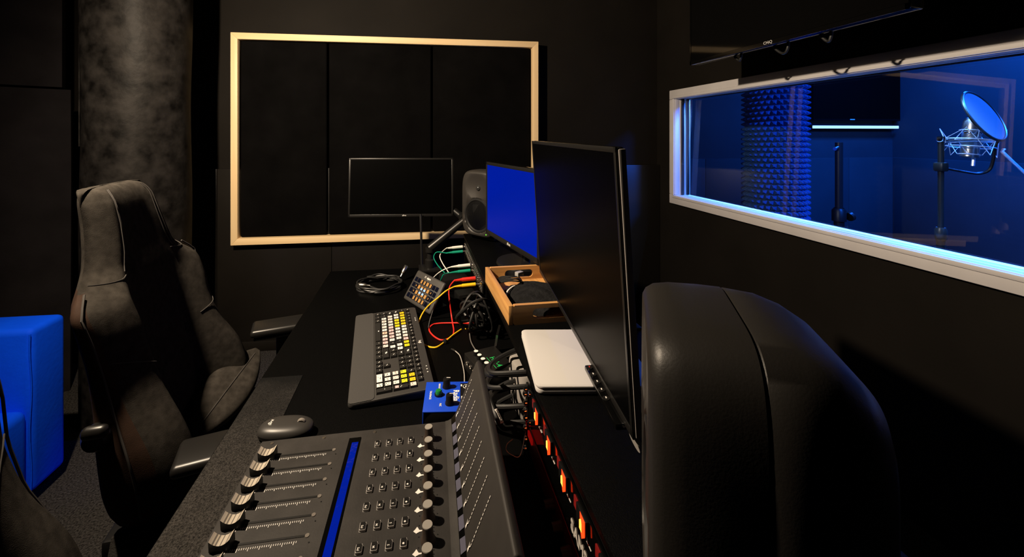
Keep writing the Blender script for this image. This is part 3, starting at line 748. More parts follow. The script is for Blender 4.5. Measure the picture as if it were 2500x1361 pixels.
def key(cx, cy, wu, hu, c):
    w, h = wu * U - 0.0026, hu * U - 0.0026; x0, y0 = w / 2, h / 2; ins = 0.0016; zt = 0.0050
    mb = MB(); vs = []
    for s_, z in ((1.0, 0), (0.0, zt)):
        i_ = 0 if s_ else ins
        vs += [(-x0 + i_, -y0 + i_, z), (x0 - i_, -y0 + i_, z), (x0 - i_, y0 - i_, z), (-x0 + i_, y0 - i_, z)]
    mb.add(vs, [(0, 1, 5, 4), (1, 2, 6, 5), (2, 3, 7, 6), (3, 0, 4, 7)]); mb.mat(1).add([], []) ; mb.f.append([4, 5, 6, 7]); mb.m.append(1); mb.s.append(False)
    mb.mat(2); dark = c != 'k'
    if c == 'k':
        n = 1 + (rk.random() < 0.5); L = 0.0030 if wu < 1.4 else 0.0052
        for q in range(n): mb.box((-0.001 + q * 0.0030, 0.0015 - 0.002 * q, zt + 0.0001), (0.0022 if wu < 1.4 else 0.006, L * 0.55, 0.0002))
    else:
        for q in range(4): mb.box((-0.0045 + q * 0.0026 + rk.random() * 0.001, 0.0030 - rk.random() * 0.007, zt + 0.0001), (0.0012 + rk.random() * 0.0015, 0.0008 + rk.random() * 0.0016, 0.0002))
    o = mb.build('key', [M_keyblk, KM[c], M_leg if dark else M_white], KB, loc=(cx, cy, kz(cy)), rot=(math.atan(0.011 / KD), 0, 0))
    return o
def row(r, items, x=0.0, hu=1.0, yoff=0.0):
    for it in items:
        if isinstance(it, (int, float)): x += it; continue
        c, wu = it[0], float(it[1:] or 1)
        key(KX0 + (x + wu / 2) * U, KY0 + (r + 0.5) * U + yoff, wu, hu, c); x += wu
row(0, ['k1.25', 'k1.25', 'k1.25', 'k6.25', 'k1.25', 'k1.25', 'k1.25', 'k1.25', 0.25, 'k', 'k', 'k'])
row(1, ['k1.25', 'k', 'w', 'l', 'w', 'l', 'w', 'o', 'l', 'p', 'p', 'l', 'k2.75', 1.25, 'k'])
row(2, ['k1.75', 'l', 'l', 'l', 'w', 'p', 'p', 'p', 'p', 'w', 'k', 'w', 'k', 'k1.25'])
row(3, ['k1.5', 'w', 'w', 'y', 'y', 'y', 'w', 'w', 'w', 'w', 'k', 'w', 'w', 'k1.5', 0.25, 'k', 'k', 'k'])
row(4, ['k', 'a', 'a', 'y', 'a', 'a', 'w', 'w', 'w', 'l', 'p', 'y', 'y', 'k2', 0.25, 'k', 'k', 'k'])
row(5, ['k', 0.5, 'k', 'k', 'k', 'k', 0.3, 'k', 'k', 'k', 'k', 0.3, 'k', 'k', 'k', 'k', 0.15, 'k', 'k', 'k', 0.25, 'k', 'k', 'k', 'k'], hu=0.8, yoff=0.0)
nx = 18.5
row(0, ['w2', 'w'], x=nx); row(1, ['w', 'w', 'w'], x=nx); row(2, ['l', 'l', 'w'], x=nx); row(3, ['g', 'g', 'g'], x=nx); row(4, ['k', 'a', 'a', 'l'], x=nx)
key(KX0 + (nx + 3.5) * U, KY0 + 1 * U, 1, 2, 'k')
kp = key(KX0 + (nx + 3.5) * U, KY0 + 3 * U, 1, 2, 'k')
MB().box((0, -0.009, 0.0052), (0.009, 0.008, 0.0004)).build('sticker', KM['p'], kp)
for x in (0.075, 0.088, 0.101, -0.145, -0.135, -0.125): MB(T=kt).lathe([(0.0016, 0), (0.0016, 0.0008), (0, 0.001)], n=10, M=Matrix.Translation((x + (0.06 if x > 0 else 0), 0.088, 0))).build('indicator_light', M_white, KB)
text('logo_lettering', 'logi', 0.011, kt((0.010, 0.0865, 0.0004)), (1, 0, 0), (0, 1, 0.05), M_white, KB, bold=0.00012)

# ------------------------------------------------------------------ macro key pad on its stand
MP = thing('macro_keypad', 'tilted black key pad with a lit orange and white emblem across its keys', 'control pad', (0.0185, 1.443, DZ), R(-59))
ta = R(55); Mx = Matrix.Translation((0, 0, 0.058)) @ Matrix.Rotation(ta, 4, 'X')
MB().rbox((0, 0, -0.007), (0.176, 0.110, 0.014), 0.006, 3, M=Mx).build('face', mat('pad_matt_black', (0.040, 0.037, 0.034), 0.6), MP)
st = MB(); st.box((0, 0.022, 0.004), (0.11, 0.085, 0.008)); st.box((0, 0.046, 0.045), (0.10, 0.006, 0.086)); st.build('stand', M_plastic, MP, bevel=0.001)
M_padkey = mat('pad_key_glass', (0.003, 0.004, 0.012), 0.12)
M_or = emis('pad_orange', (1.0, 0.42, 0.08), 0.75); M_pb = emis('pad_pale_blue', (0.45, 0.72, 1.0), 1.1); M_db = emis('pad_deep_blue', (0.0, 0.06, 0.30), 0.6)
for j in range(4):
    for i in range(8):
        cx, cy = -0.0665 + i * 0.019, 0.024 - j * 0.0195
        k_ = MB().rbox((cx, cy, 0.0008), (0.0155, 0.0155, 0.0022), 0.0009, 2, M=Mx).build('key', M_padkey, MP)
        dx, dy = (i - 3.6) / 2.35, (j - 1.5) / 2.05
        r2 = dx * dx + dy * dy
        if r2 < 1.0:
            w_ = 0.0085 if r2 > 0.6 else 0.0115
            MB().box((cx, cy, 0.0022), (w_, 0.0125, 0.0006), M=Mx).build('icon', M_or, k_)
            if r2 < 0.22: MB().box((cx, cy + (0.003 if j == 2 else -0.003), 0.0026), (0.0105, 0.0070, 0.0005), M=Mx).build('icon_core', M_pb, k_)
        elif r2 < 1.3: MB().box((cx, cy, 0.0022), (0.003, 0.006, 0.0006), M=Mx).build('icon', M_or, k_)
lo = MB(); lo.tube([Mx @ Vector((-0.022 + 0.0032 * cos(a), 0.0435 + 0.0032 * sin(a), 0.0008)) for a in [2 * pi * q / 16 for q in range(16)]], 0.0007, 5, closed=True); lo.build('logo_ring', M_white, MP)
text('brand_lettering', 'elgato', 0.0098, Mx @ Vector((0.000, 0.0430, 0.0004)), Mx.to_3x3() @ Vector((1, 0, 0)), Mx.to_3x3() @ Vector((0, 1, 0)), M_white, MP, bold=0.0002)

# ------------------------------------------------------------------ blue talkback box
TB = thing('talkback_box', 'bright blue metal talkback box with green button beside the control surface', 'control box', (0.068, 0.872, DZ), R(-96))
M_tb = mat('blue_powder_coat', (0.004, 0.060, 0.62), 0.45, bump=0.05, bscale=500); M_grn = mat('green_button', (0.01, 0.20, 0.035), 0.35)
MB().box((0, 0, 0.022), (0.096, 0.102, 0.040)).build('body', M_plastic, TB, bevel=0.001)
cov = MB(); cov.box((0, 0, 0.0440), (0.100, 0.108, 0.003)); cov.box((0, -0.0525, 0.024), (0.100, 0.003, 0.042)); cov.box((0, 0.0525, 0.024), (0.100, 0.003, 0.042))
cov.build('cover', M_tb, TB, bevel=0.0008)
for x, y in ((-0.030, -0.008), (0.026, 0.000)):
    kn = MB().lathe([(0.0, 0), (0.0095, 0), (0.0092, 0.004), (0.0080, 0.006), (0.0075, 0.018), (0.0065, 0.0195), (0, 0.0195)], n=22, M=Matrix.Translation((x, y, 0.0455))).build('knob', M_plastic, TB)
    MB().box((x - 0.002, y + 0.004, 0.0653), (0.0016, 0.0085, 0.0006)).build('pointer', M_white, kn)
gb = MB().lathe([(0, 0), (0.0090, 0), (0.0090, 0.0035), (0.0, 0.0035)], n=20, M=Matrix.Translation((-0.003, -0.024, 0.0455))).build('button_collar', M_plastic, TB)
MB().lathe([(0.0070, 0.003), (0.0070, 0.0085), (0.0052, 0.0110), (0, 0.0115)], n=20, M=Matrix.Translation((-0.003, -0.024, 0.0455))).build('green_button', M_grn, gb)
text('lettering', 'TALKBACK', 0.0058, (-0.002, -0.0415, 0.0459), (1, 0, 0), (0, 1, 0), M_white, TB, bold=0.00015)
text('lettering', 'HEADSET', 0.0054, (-0.031, -0.024, 0.0459), (1, 0, 0), (0, 1, 0), M_white, TB, bold=0.00012)
text('lettering', 'MIC', 0.0060, (0.030, -0.019, 0.0459), (1, 0, 0), (0, 1, 0), M_white, TB, bold=0.00012)
text('brand_lettering', 'Radial', 0.0175, (0.002, 0.013, 0.0459), (1, 0, 0), (0, 1, 0), M_white, TB, bold=0.0003)
blk = MB().box((0.000, 0.035, 0.0458), (0.085, 0.026, 0.0008)).build('black_field', M_plastic, TB)
MB().tube([(-0.030 + 0.0065 * cos(a), 0.035 + 0.0065 * sin(a), 0.0465) for a in [2 * pi * q / 20 for q in range(20)]], 0.0006, 5, closed=True).build('ring_print', M_white, blk)
MB().box((-0.030, 0.035, 0.0464), (0.005, 0.004, 0.0004)).build('emblem', M_white, blk)
MB().box((-0.034, 0.0245, 0.0464), (0.007, 0.003, 0.0004)).build('legend', M_white, blk); MB().box((0.008, 0.0255, 0.0464), (0.009, 0.003, 0.0004)).build('legend', M_white, blk)
for q in range(5): MB().box((-0.034 + q * 0.007, 0.0505, 0.0458), (0.0055, 0.0016, 0.0004)).build('legend', M_white, TB)

# ------------------------------------------------------------------ headphone amplifier
HA = thing('headphone_amplifier', 'small black headphone amplifier with four white knobs and green lettering', 'amplifier', (0.178, 1.005, DZ), R(-72.6))
MB().box((0, 0, 0.021), (0.118, 0.088, 0.040)).build('case', M_satin, HA, bevel=0.002)
M_ltgreen = mat('green_print', (0.02, 0.55, 0.12), 0.5, emit=(0.0, 0.2, 0.03), estr=0.0)
for q in range(4):
    kn = MB().lathe([(0, 0), (0.0068, 0), (0.0060, 0.010), (0, 0.010)], n=18, M=Matrix.Translation((-0.036 + q * 0.0195, -0.021, 0.041))).build('knob', M_plastic, HA)
    MB().lathe([(0.0056, 0.0), (0.0056, 0.0008), (0, 0.0008)], n=16, M=Matrix.Translation((-0.036 + q * 0.0195, -0.021, 0.051))).build('knob_cap', M_white, kn)
    MB().lathe([(0.0, -0.001), (0.0045, -0.001), (0.0060, 0.002), (0.0045, 0.003), (0.0045, 0), (0, 0)], n=14, M=Matrix.Translation((-0.036 + q * 0.0195, -0.0445, 0.026)) @ Matrix.Rotation(R(90), 4, 'X')).build('jack_socket', M_metal, HA)
text('lettering', 'HM-4', 0.020, (0.012, 0.010, 0.0413), (1, 0, 0), (0, 1, 0), M_ltgreen, HA, bold=0.0)
MB().box((0.012, -0.002, 0.0413), (0.052, 0.0010, 0.0003)).build('green_rule', M_ltgreen, HA)

# ------------------------------------------------------------------ cables
def cable(name, label, pts, r, m, group=None, n=8):
    t = thing(name, label, 'cable', tuple(Vector(pts[0])), 0, group); o = Vector(pts[0])
    MB().tube([p - o for p in spline(pts, n)], r, 8).build('cord', m, t)
    t['_o'] = tuple(o); return t
def plug(t, p0, d, m, L=0.044, boot=0.026, r=0.0062):
    """jack plug: metal tip at p0, coloured body then ribbed boot along direction d (away from the socket); returns boot end"""
    o = Vector(t['_o']); d = Vector(d).normalized(); q = d.to_track_quat('Z', 'Y').to_matrix().to_4x4(); M = Matrix.Translation(Vector(p0) - o) @ q
    MB().lathe([(0, 0), (0.0030, 0), (0.0042, 0.002), (0.0042, 0.012), (0, 0.012)], n=14, M=M).build('plug_tip', M_metal, t)
    b = MB().lathe([(0, 0.011), (r, 0.011), (r * 1.02, 0.014), (r * 0.98, 0.011 + L), (0, 0.011 + L)], n=16, M=M).build('plug_body', m, t)
    prof = [(r * 0.9, 0.011 + L)]
    for k in range(7):
        z = 0.011 + L + boot * k / 7; rr = r * (0.88 - 0.42 * k / 7)
        prof += [(rr, z), (rr, z + boot / 14), (rr * 0.8, z + boot / 14), (rr * 0.8, z + boot / 7)]
    prof.append((0, 0.011 + L + boot))
    MB().lathe(prof, n=14, M=M).build('strain_relief', m, b)
    return Vector(p0) + d * (0.011 + L + boot)
px = RX - 0.004
def sock(y, z): return Vector((px, y, z))
dpl = Vector((-1, 0.02, -0.07))
def end_of(p0, L=0.044, boot=0.026): return Vector(p0) + dpl.normalized() * (0.011 + L + boot)
Y1, Y2, Y3 = 1.735, 1.485, 1.345
ZU, ZL = 0.877, 0.858
def path(start, lst): return [start + (-dpl.normalized()) * 0.006, start] + [pd(u, v, d) for u, v, d in lst]
e = end_of(sock(Y1, ZL))
g1 = cable('patch_cable', 'green patch cable plugged in farthest from the camera', path(e, [(1067, 616, 1.80), (1059, 628, 1.78), (1066, 644, 1.75), (1080, 661, 1.70), (1093, 673, 1.66), (1099, 682, 1.64), (1093, 692, 1.63), (1084, 697, 1.63)]), 0.0021, M_green, 'patch cables')
plug(g1, sock(Y1, ZL), dpl, M_green)
e = end_of(sock(Y1 + 0.004, ZU))
w1 = cable('patch_cable', 'white patch cable above the farthest green plug', path(e, [(1078, 617, 1.79), (1074, 628, 1.77), (1082, 646, 1.74), (1094, 664, 1.69), (1100, 678, 1.65), (1096, 688, 1.64), (1080, 694, 1.63)]), 0.0021, M_whitec, 'patch cables')
plug(w1, sock(Y1 + 0.004, ZU), dpl, M_whitec)
e = end_of(sock(Y2, ZL))
g2 = cable('patch_cable', 'green patch cable in the middle of the patch bay', path(e, [(1085, 669, 1.50), (1078, 680, 1.51), (1074, 692, 1.53), (1072, 702, 1.55)]), 0.0021, M_green, 'patch cables')
plug(g2, sock(Y2, ZL), dpl, M_green)
e = end_of(sock(Y2 + 0.004, ZU))
w2 = cable('patch_cable', 'white patch cable above the middle green plug, running behind the key pad', path(e, [(1082, 660, 1.49), (1066, 671, 1.52), (1055, 684, 1.56), (1050, 700, 1.59)]), 0.0021, M_whitec, 'patch cables')
plug(w2, sock(Y2 + 0.004, ZU), dpl, M_whitec)
e = end_of(sock(Y3 + 0.004, ZU))
r1 = cable('patch_cable', 'red patch cable looping down from the patch bay to the desk', path(e, [(1099, 699, 1.36), (1096, 714, 1.355), (1098, 738, 1.345), (1102, 769, 1.335), (1105, 789, 1.305), (1108, 808, 1.258), (1103, 822, 1.222), (1080, 831, 1.20), (1060, 822, 1.222), (1048, 807, 1.262), (1054, 795, 1.292), (1073, 790, 1.305), (1122, 789, 1.300)]), 0.0023, M_red, 'patch cables')
plug(r1, sock(Y3 + 0.004, ZU), dpl, M_red)
plug(r1, pd(1168, 789, 1.28), pd(1122, 789, 1.300) - pd(1168, 789, 1.28), M_red, L=0.018, boot=0.022)
e = end_of(sock(Y3, ZL))
y1 = cable('patch_cable', 'yellow patch cable running over the key pad and around the keyboard', path(e, [(1089, 711, 1.335), (1069, 728, 1.325), (1049, 744, 1.325), (1034, 762, 1.325), (1024, 782, 1.31), (1019, 798, 1.275), (1021, 822, 1.220), (1028, 838, 1.185), (1038, 844, 1.168), (1054, 849, 1.158), (1069, 847, 1.160), (1089, 833, 1.192), (1107, 818, 1.225), (1126, 805, 1.26)]), 0.0025, M_yellow, 'patch cables')
plug(y1, sock(Y3, ZL), dpl, M_yellow)
plug(y1, pd(1172, 797, 1.235), pd(1126, 805, 1.26) - pd(1172, 797, 1.235), M_yellow, L=0.018, boot=0.022)
bd = MB().lathe([(0.004, -0.004), (0.0065, -0.003), (0.0065, 0.003), (0.004, 0.004)], n=14, M=Matrix.Translation(pz(1086, 834, 0.7565)) @ Matrix.Rotation(R(60), 4, 'Z') @ Matrix.Rotation(R(90), 4, 'Y')).build('cable_ring', M_rubber)
tag(bd, 'small black ring tying the red and yellow cables on the desk', 'cable tie')

# coiled microphone cable with metal connectors
cc = pz(930, 703, DZ)
xc_ = thing('microphone_cable', 'coiled black microphone cable with silver connectors at the far end of the desk', 'cable', cc)
pts = []
rc = random.Random(11)
for k in range(150):
    a = 2 * pi * k / 30 + 2.6; rr = 0.083 + 0.010 * sin(k * 0.21) + 0.004 * sin(k * 1.3)
    pts.append(Vector((rr * cos(a), 0.93 * rr * sin(a), 0.006 + 0.0045 * (k / 30) + 0.002 * sin(k))))
pts = [Vector((-0.040, -0.012, 0.012)), Vector((-0.02, -0.030, 0.010)), Vector((0.03, -0.062, 0.008))] + pts[18:] + [Vector((0.075, 0.065, 0.018))]
MB().tube(spline(pts, 2), 0.0036, 8).build('cord', M_rubber, xc_)
def xlr(p, d, nm):
    q = Vector(d).normalized().to_track_quat('Z', 'Y').to_matrix().to_4x4(); M = Matrix.Translation(p) @ q
    o = MB().lathe([(0.0, 0), (0.0040, 0), (0.0055, 0.012), (0.0062, 0.014), (0.0095, 0.022), (0.0098, 0.048), (0.0090, 0.049), (0.0088, 0.040), (0, 0.040)], n=20, M=M).build(nm, M_metal, xc_)
    for a in (0, 2.1, 4.2): MB().cyl(M @ Vector((0.004 * cos(a), 0.004 * sin(a), 0.040)), M @ Vector((0.004 * cos(a), 0.004 * sin(a), 0.047)), 0.0011, n=6).build('pin', M_chrome, o)
xlr(Vector((-0.040, -0.012, 0.014)), (-1, 0.22, 0.02), 'connector'); xlr(Vector((0.075, 0.060, 0.020)), (0.30, 0.35, 0.45), 'connector')

# tangle of black cables below the shelf edge
def loops(name, label, c, R0, n, seed, r=0.0042, squash=1.0, extra=None):
    rn = random.Random(seed); t = thing(name, label, 'cable', c); 
    for q in range(n):
        ax = Vector((rn.uniform(-1, 1), rn.uniform(-1, 1), rn.uniform(-0.6, 0.6))).normalized()
        b1 = ax.orthogonal().normalized(); b2 = ax.cross(b1); rr = R0 * rn.uniform(0.65, 1.05); off = Vector((rn.uniform(-.2, .2), rn.uniform(-.2, .2), rn.uniform(-.1, .2))) * R0
        ps = []
        for k in range(28):
            a = 2 * pi * k / 28; w = 1 + 0.12 * sin(3 * a + q)
            p = off + (b1 * cos(a) + b2 * sin(a)) * rr * w; p.z = max(p.z * squash, -c[2] + DZ + r)
            ps.append(p)
        MB().tube(ps, r * rn.uniform(0.7, 1.1), 7, closed=True).build('loop', M_rubber, t)
    return t
loops('cable_tangle', 'tangle of black cables hanging in front of the shelf beside the wooden tray', (0.178, 1.225, 0.812), 0.055, 9, 5)
# coiled instrument cables in the shelf bay
bay = thing('coiled_cable', 'thick black cables looped in the open bay of the shelf', 'cable', (0.19, 0.83, DZ))
for q in range(6):
    z = 0.020 + 0.022 * q; y = 0.02 * sin(q * 2.2)
    MB().tube(spline([(0.060, -0.05 + y, z + 0.02), (0.0, -0.040 + y, z + 0.014), (-0.045, -0.01 + y, z), (-0.035, 0.035 + y, z - 0.006), (0.01, 0.055 + y, z + 0.004), (0.070, 0.060 + y, z + 0.015)], 8), 0.0048, 8).build('loop', M_rubber, bay)
tagc = cable('labelled_cable', 'black cable with a white paper tag hanging behind the meter plate', [pz(1190, 962, 0.83), pz(1202, 995, 0.825), pz(1214, 1025, 0.815), pz(1229, 1045, 0.80), pz(1250, 1045, 0.79)], 0.0046, M_rubber)
o_ = Vector(tagc['_o'])
pa_, pb2 = pz(1208, 1002, 0.823) - o_, pz(1224, 1036, 0.808) - o_
MB().cyl(pa_, pb2, 0.0056, n=14).build('tag', M_whitec, tagc)
mdir = (pb2 - pa_).normalized(); side_ = mdir.cross(Vector((0, 0, 1))).normalized(); upn = side_.cross(mdir)
text('tag_lettering', 'TALKBACK', 0.0045, (pa_ + pb2) / 2 + upn * 0.0058, mdir, -side_, mat('ink', (0.03, 0.03, 0.03), 0.6), tagc)
MB().cyl(pz(1190, 962, 0.83) - o_, pz(1185, 958, 0.834) - o_, 0.0030).build('plug_tip', M_chrome, tagc)
cable('thin_cable', 'thin grey cable curling from the patch leads to the headphone amplifier', [pz(1146, 812, 0.757), pz(1150, 835, 0.755), pz(1162, 856, 0.757), pz(1178, 872, 0.757)], 0.0016, mat('grey_cable', (0.14, 0.13, 0.12), 0.5))
jk = cable('jack_lead', 'thin pale lead with a metal jack lying behind the blue box', [pz(1112, 858, 0.755), pz(1122, 868, 0.755), pz(1128, 885, 0.755), pz(1133, 910, 0.756), pz(1134, 935, 0.757)], 0.0013, mat('pale_cable', (0.40, 0.38, 0.35), 0.5))
MB().lathe([(0, 0), (0.0022, 0), (0.0026, 0.006), (0.0026, 0.016), (0, 0.017)], n=12, M=Matrix.Rotation(R(40), 4, 'Z') @ Matrix.Rotation(R(-90), 4, 'X')).build('jack', M_chrome, jk)
cable('black_lead', 'thin black lead hanging below the key pad', [pd(1062, 742, 1.33), pd(1056, 762, 1.33), pd(1049, 784, 1.315), pz(1046, 800, 0.757)], 0.0014, mat('dark_lead', (0.10, 0.10, 0.10), 0.4))
cable('looped_wire', 'thin wire loop hanging below the chrome rack rail', [pz(1252, 1073, 0.84), pz(1238, 1085, 0.835), pz(1236, 1100, 0.83), pz(1250, 1112, 0.825), pz(1270, 1112, 0.82), Vector((0.199, 0.742, 0.800))], 0.0007, mat('fine_wire', (0.45, 0.43, 0.40), 0.4))

# dark devices below the patch bay
for (u, v, s, lb) in ((1120, 700, (0.10, 0.09, 0.045), 'small black adapter box under the coloured plugs'), (1150, 735, (0.07, 0.06, 0.035), 'black power brick beside the cable tangle')):
    c = pz(u, v, DZ); o = MB().rbox((0, 0, s[2] / 2), s, 0.004, 2).build('adapter_box', M_plastic, None, loc=(c.x - 0.02, c.y, DZ + 0.0005), rot=(0, 0, R(12)))
    tag(o, lb, 'adapter'); MB().box((-0.01, -s[1] / 2 - 0.0006, s[2] * 0.75), (0.025, 0.001, 0.003)).build('label_strip', M_metal, o)
# grey hub in the bay and the framed card
hub = thing('network_hub', 'pale grey round ended hub standing in the shelf bay behind black cables', 'hub', (0.236, 0.875, DZ + 0.001), R(8))
MB().prism(rrect(0.055, 0.100, 0.020, 6), 0, 0.100).build('case', mat('pale_grey_plastic', (0.30, 0.28, 0.26), 0.5), hub, bevel=0.006)
for q in range(5): MB().box((-0.0278, -0.03 + q * 0.015, 0.02), (0.001, 0.004, 0.03)).build('vent', M_plastic, hub)
cd = thing('card_holder', 'small silver edged card with blue print leaning below the shelf', 'card holder', pz(1208, 868, DZ + 0.001), R(-108))
MB().box((0, 0, 0.034), (0.056, 0.003, 0.066)).build('card', M_plastic, cd, rot=(R(-8), 0, 0))
MB().box((0, -0.0022, 0.036), (0.044, 0.0008, 0.050)).build('blue_print', mat('blue_card_print', (0.008, 0.012, 0.09), 0.5), cd, rot=(R(-8), 0, 0))
for c_, s_ in (((0.029, 0, 0.034), (0.003, 0.006, 0.068)), ((0, 0, 0.069), (0.061, 0.006, 0.003))): MB().box(c_, s_).build('edge', M_metal, cd, rot=(R(-8), 0, 0))

# ------------------------------------------------------------------ wooden tray and what lies in it
TR = thing('wooden_tray', 'honey coloured wooden tray with a cut out handle on the shelf', 'tray', (0.211, 0.940, RZ), R(1.5))
M_oak = wood('tray_oak', (0.62, 0.34, 0.11), (0.42, 0.20, 0.06), 1, 7.0, 0.45); M_oakx = wood('tray_oak_end', (0.62, 0.34, 0.11), (0.42, 0.20, 0.06), 0, 7.0, 0.45)
tw, tl, th_, tt = 0.205, 0.290, 0.046, 0.011
MB().box((tw / 2, tl / 2, 0.003), (tw - 2 * tt, tl - 2 * tt, 0.006)).build('bottom', M_oak, TR)
MB().box((tt / 2, tl / 2, th_ / 2), (tt, tl, th_)).build('side', M_oak, TR, bevel=0.0012)
MB().box((tw - tt / 2, tl / 2, th_ / 2), (tt, tl, th_)).build('side', M_oak, TR, bevel=0.0012)
def tray_end(y):
    w2, h1 = tw - 2 * tt, th_
    hole = rrect(0.088, 0.024, 0.0115, 6, 0, 0.024); n = len(hole)
    outer = []
    for (x, z) in hole:     # project hole points out to the border of the board
        dx, dz = x / (w2 / 2), (z - 0.024) / (0.024)
        k = max(abs(dx), abs(dz)); outer.append((x / k if k else 0, 0.024 + (z - 0.024) / k if k else 0.024))
    outer = [(max(-w2 / 2, min(w2 / 2, x)), max(0, min(h1, z * h1 / 0.048))) for x, z in outer]
    mb = MB()
    vs = []
    for yy in (y - tt / 2, y + tt / 2):
        vs += [(tw / 2 + x, yy, z) for x, z in hole] + [(tw / 2 + x, yy, z) for x, z in outer]
    fs = []
    for i in range(n):
        j = (i + 1) % n
        fs += [(i, j, n + j, n + i), (2 * n + i, 3 * n + i, 3 * n + j, 2 * n + j), (i, 2 * n + i, 2 * n + j, j), (n + i, n + j, 3 * n + j, 3 * n + i)]
    mb.add(vs, fs); return mb.build('end_board', M_oakx, TR)
tray_end(tt / 2); tray_end(tl - tt / 2)
# soft black pouch
pc_ = thing('fabric_pouch', 'crumpled black fabric pouch lying in the wooden tray', 'pouch', (0.318, 1.055, RZ + 0.008), R(25))
rows = []
for j in range(17):
    t_ = j / 16; row = []
    for k in range(26):
        a = pi * k / 25; wv = 0.078 * (0.75 + 0.25 * sin(pi * min(1, t_ * 1.05))) * (1 + 0.05 * sin(7 * t_))
        h_ = 0.040 * (0.35 + 0.65 * sin(pi * (0.15 + 0.75 * t_))) + 0.003 * sin(9 * a + 5 * t_) * sin(a)
        row.append((-wv * cos(a), -0.085 + 0.165 * t_, max(0.0, h_ * sin(a) ** 0.8)))
    rows.append(row)
M_pouch = mat('black_pouch_fabric', (0.007, 0.007, 0.0075), 0.9, var=0.5, scale=60, bump=0.8, bscale=140, spec=0.15)
MB().grid(rows).build('body', M_pouch, pc_)
MB().tube([Vector(p) + Vector((0, -0.001, 0.0005)) for p in rows[0]], 0.0028, 7).build('hem', M_pouch, pc_)
MB().tube([Vector(r[13]) + Vector((0, 0, 0.0008)) for r in rows], 0.0016, 6).build('seam', M_pouch, pc_)
ct = thing('patch_lead', 'bundle of thin black leads with a clear plug in the tray', 'cable', (0.262, 1.135, RZ + 0.018))
for q in range(7):
    MB().tube(spline([(-0.035, 0.045 - q * 0.004, 0.004), (-0.022 + q * 0.002, 0.02 - q * 0.006, 0.022), (0.006, 0.0 - q * 0.006, 0.028 + 0.002 * (q % 3)), (0.026, 0.030 - q * 0.008, 0.020), (0.036, 0.05, 0.008)], 6), 0.0022, 6).build('strand', mat('lead_gloss', (0.02, 0.02, 0.02), 0.2) if q == 0 else bpy.data.materials['lead_gloss'], ct)
MB().box((0.020, -0.012, 0.036), (0.022, 0.014, 0.011), M=Matrix.Rotation(R(30), 4, 'Z')).build('clear_plug', mat('clear_plug_plastic', (0.35, 0.34, 0.33), 0.15), ct, bevel=0.001)
wl = thing('white_lead', 'short white lead with metal tips below the clear plug in the tray', 'cable', (0.255, 1.075, RZ + 0.012))
MB().tube(spline([(-0.028, -0.030, 0.010), (-0.018, -0.005, 0.018), (0.004, 0.018, 0.022), (0.020, 0.028, 0.018)], 8), 0.0024, 7).build('cord', M_whitec, wl)
MB().cyl((-0.028, -0.030, 0.010), (-0.024, -0.052, 0.008), 0.003, 0.002).build('tip', M_chrome, wl)

# ------------------------------------------------------------------ laptop
LT = thing('laptop', 'closed silver laptop lying on the shelf under the large monitor', 'laptop', (0.319, 0.770, RZ + 0.001), R(-7))
MB().prism(rrect(0.212, 0.207, 0.012, 6), 0.0015, 0.0095).build('base', M_alu, LT, bevel=0.0018)
MB().prism(rrect(0.212, 0.207, 0.012, 6), 0.0100, 0.0150).build('lid', M_alu, LT, bevel=0.0016)

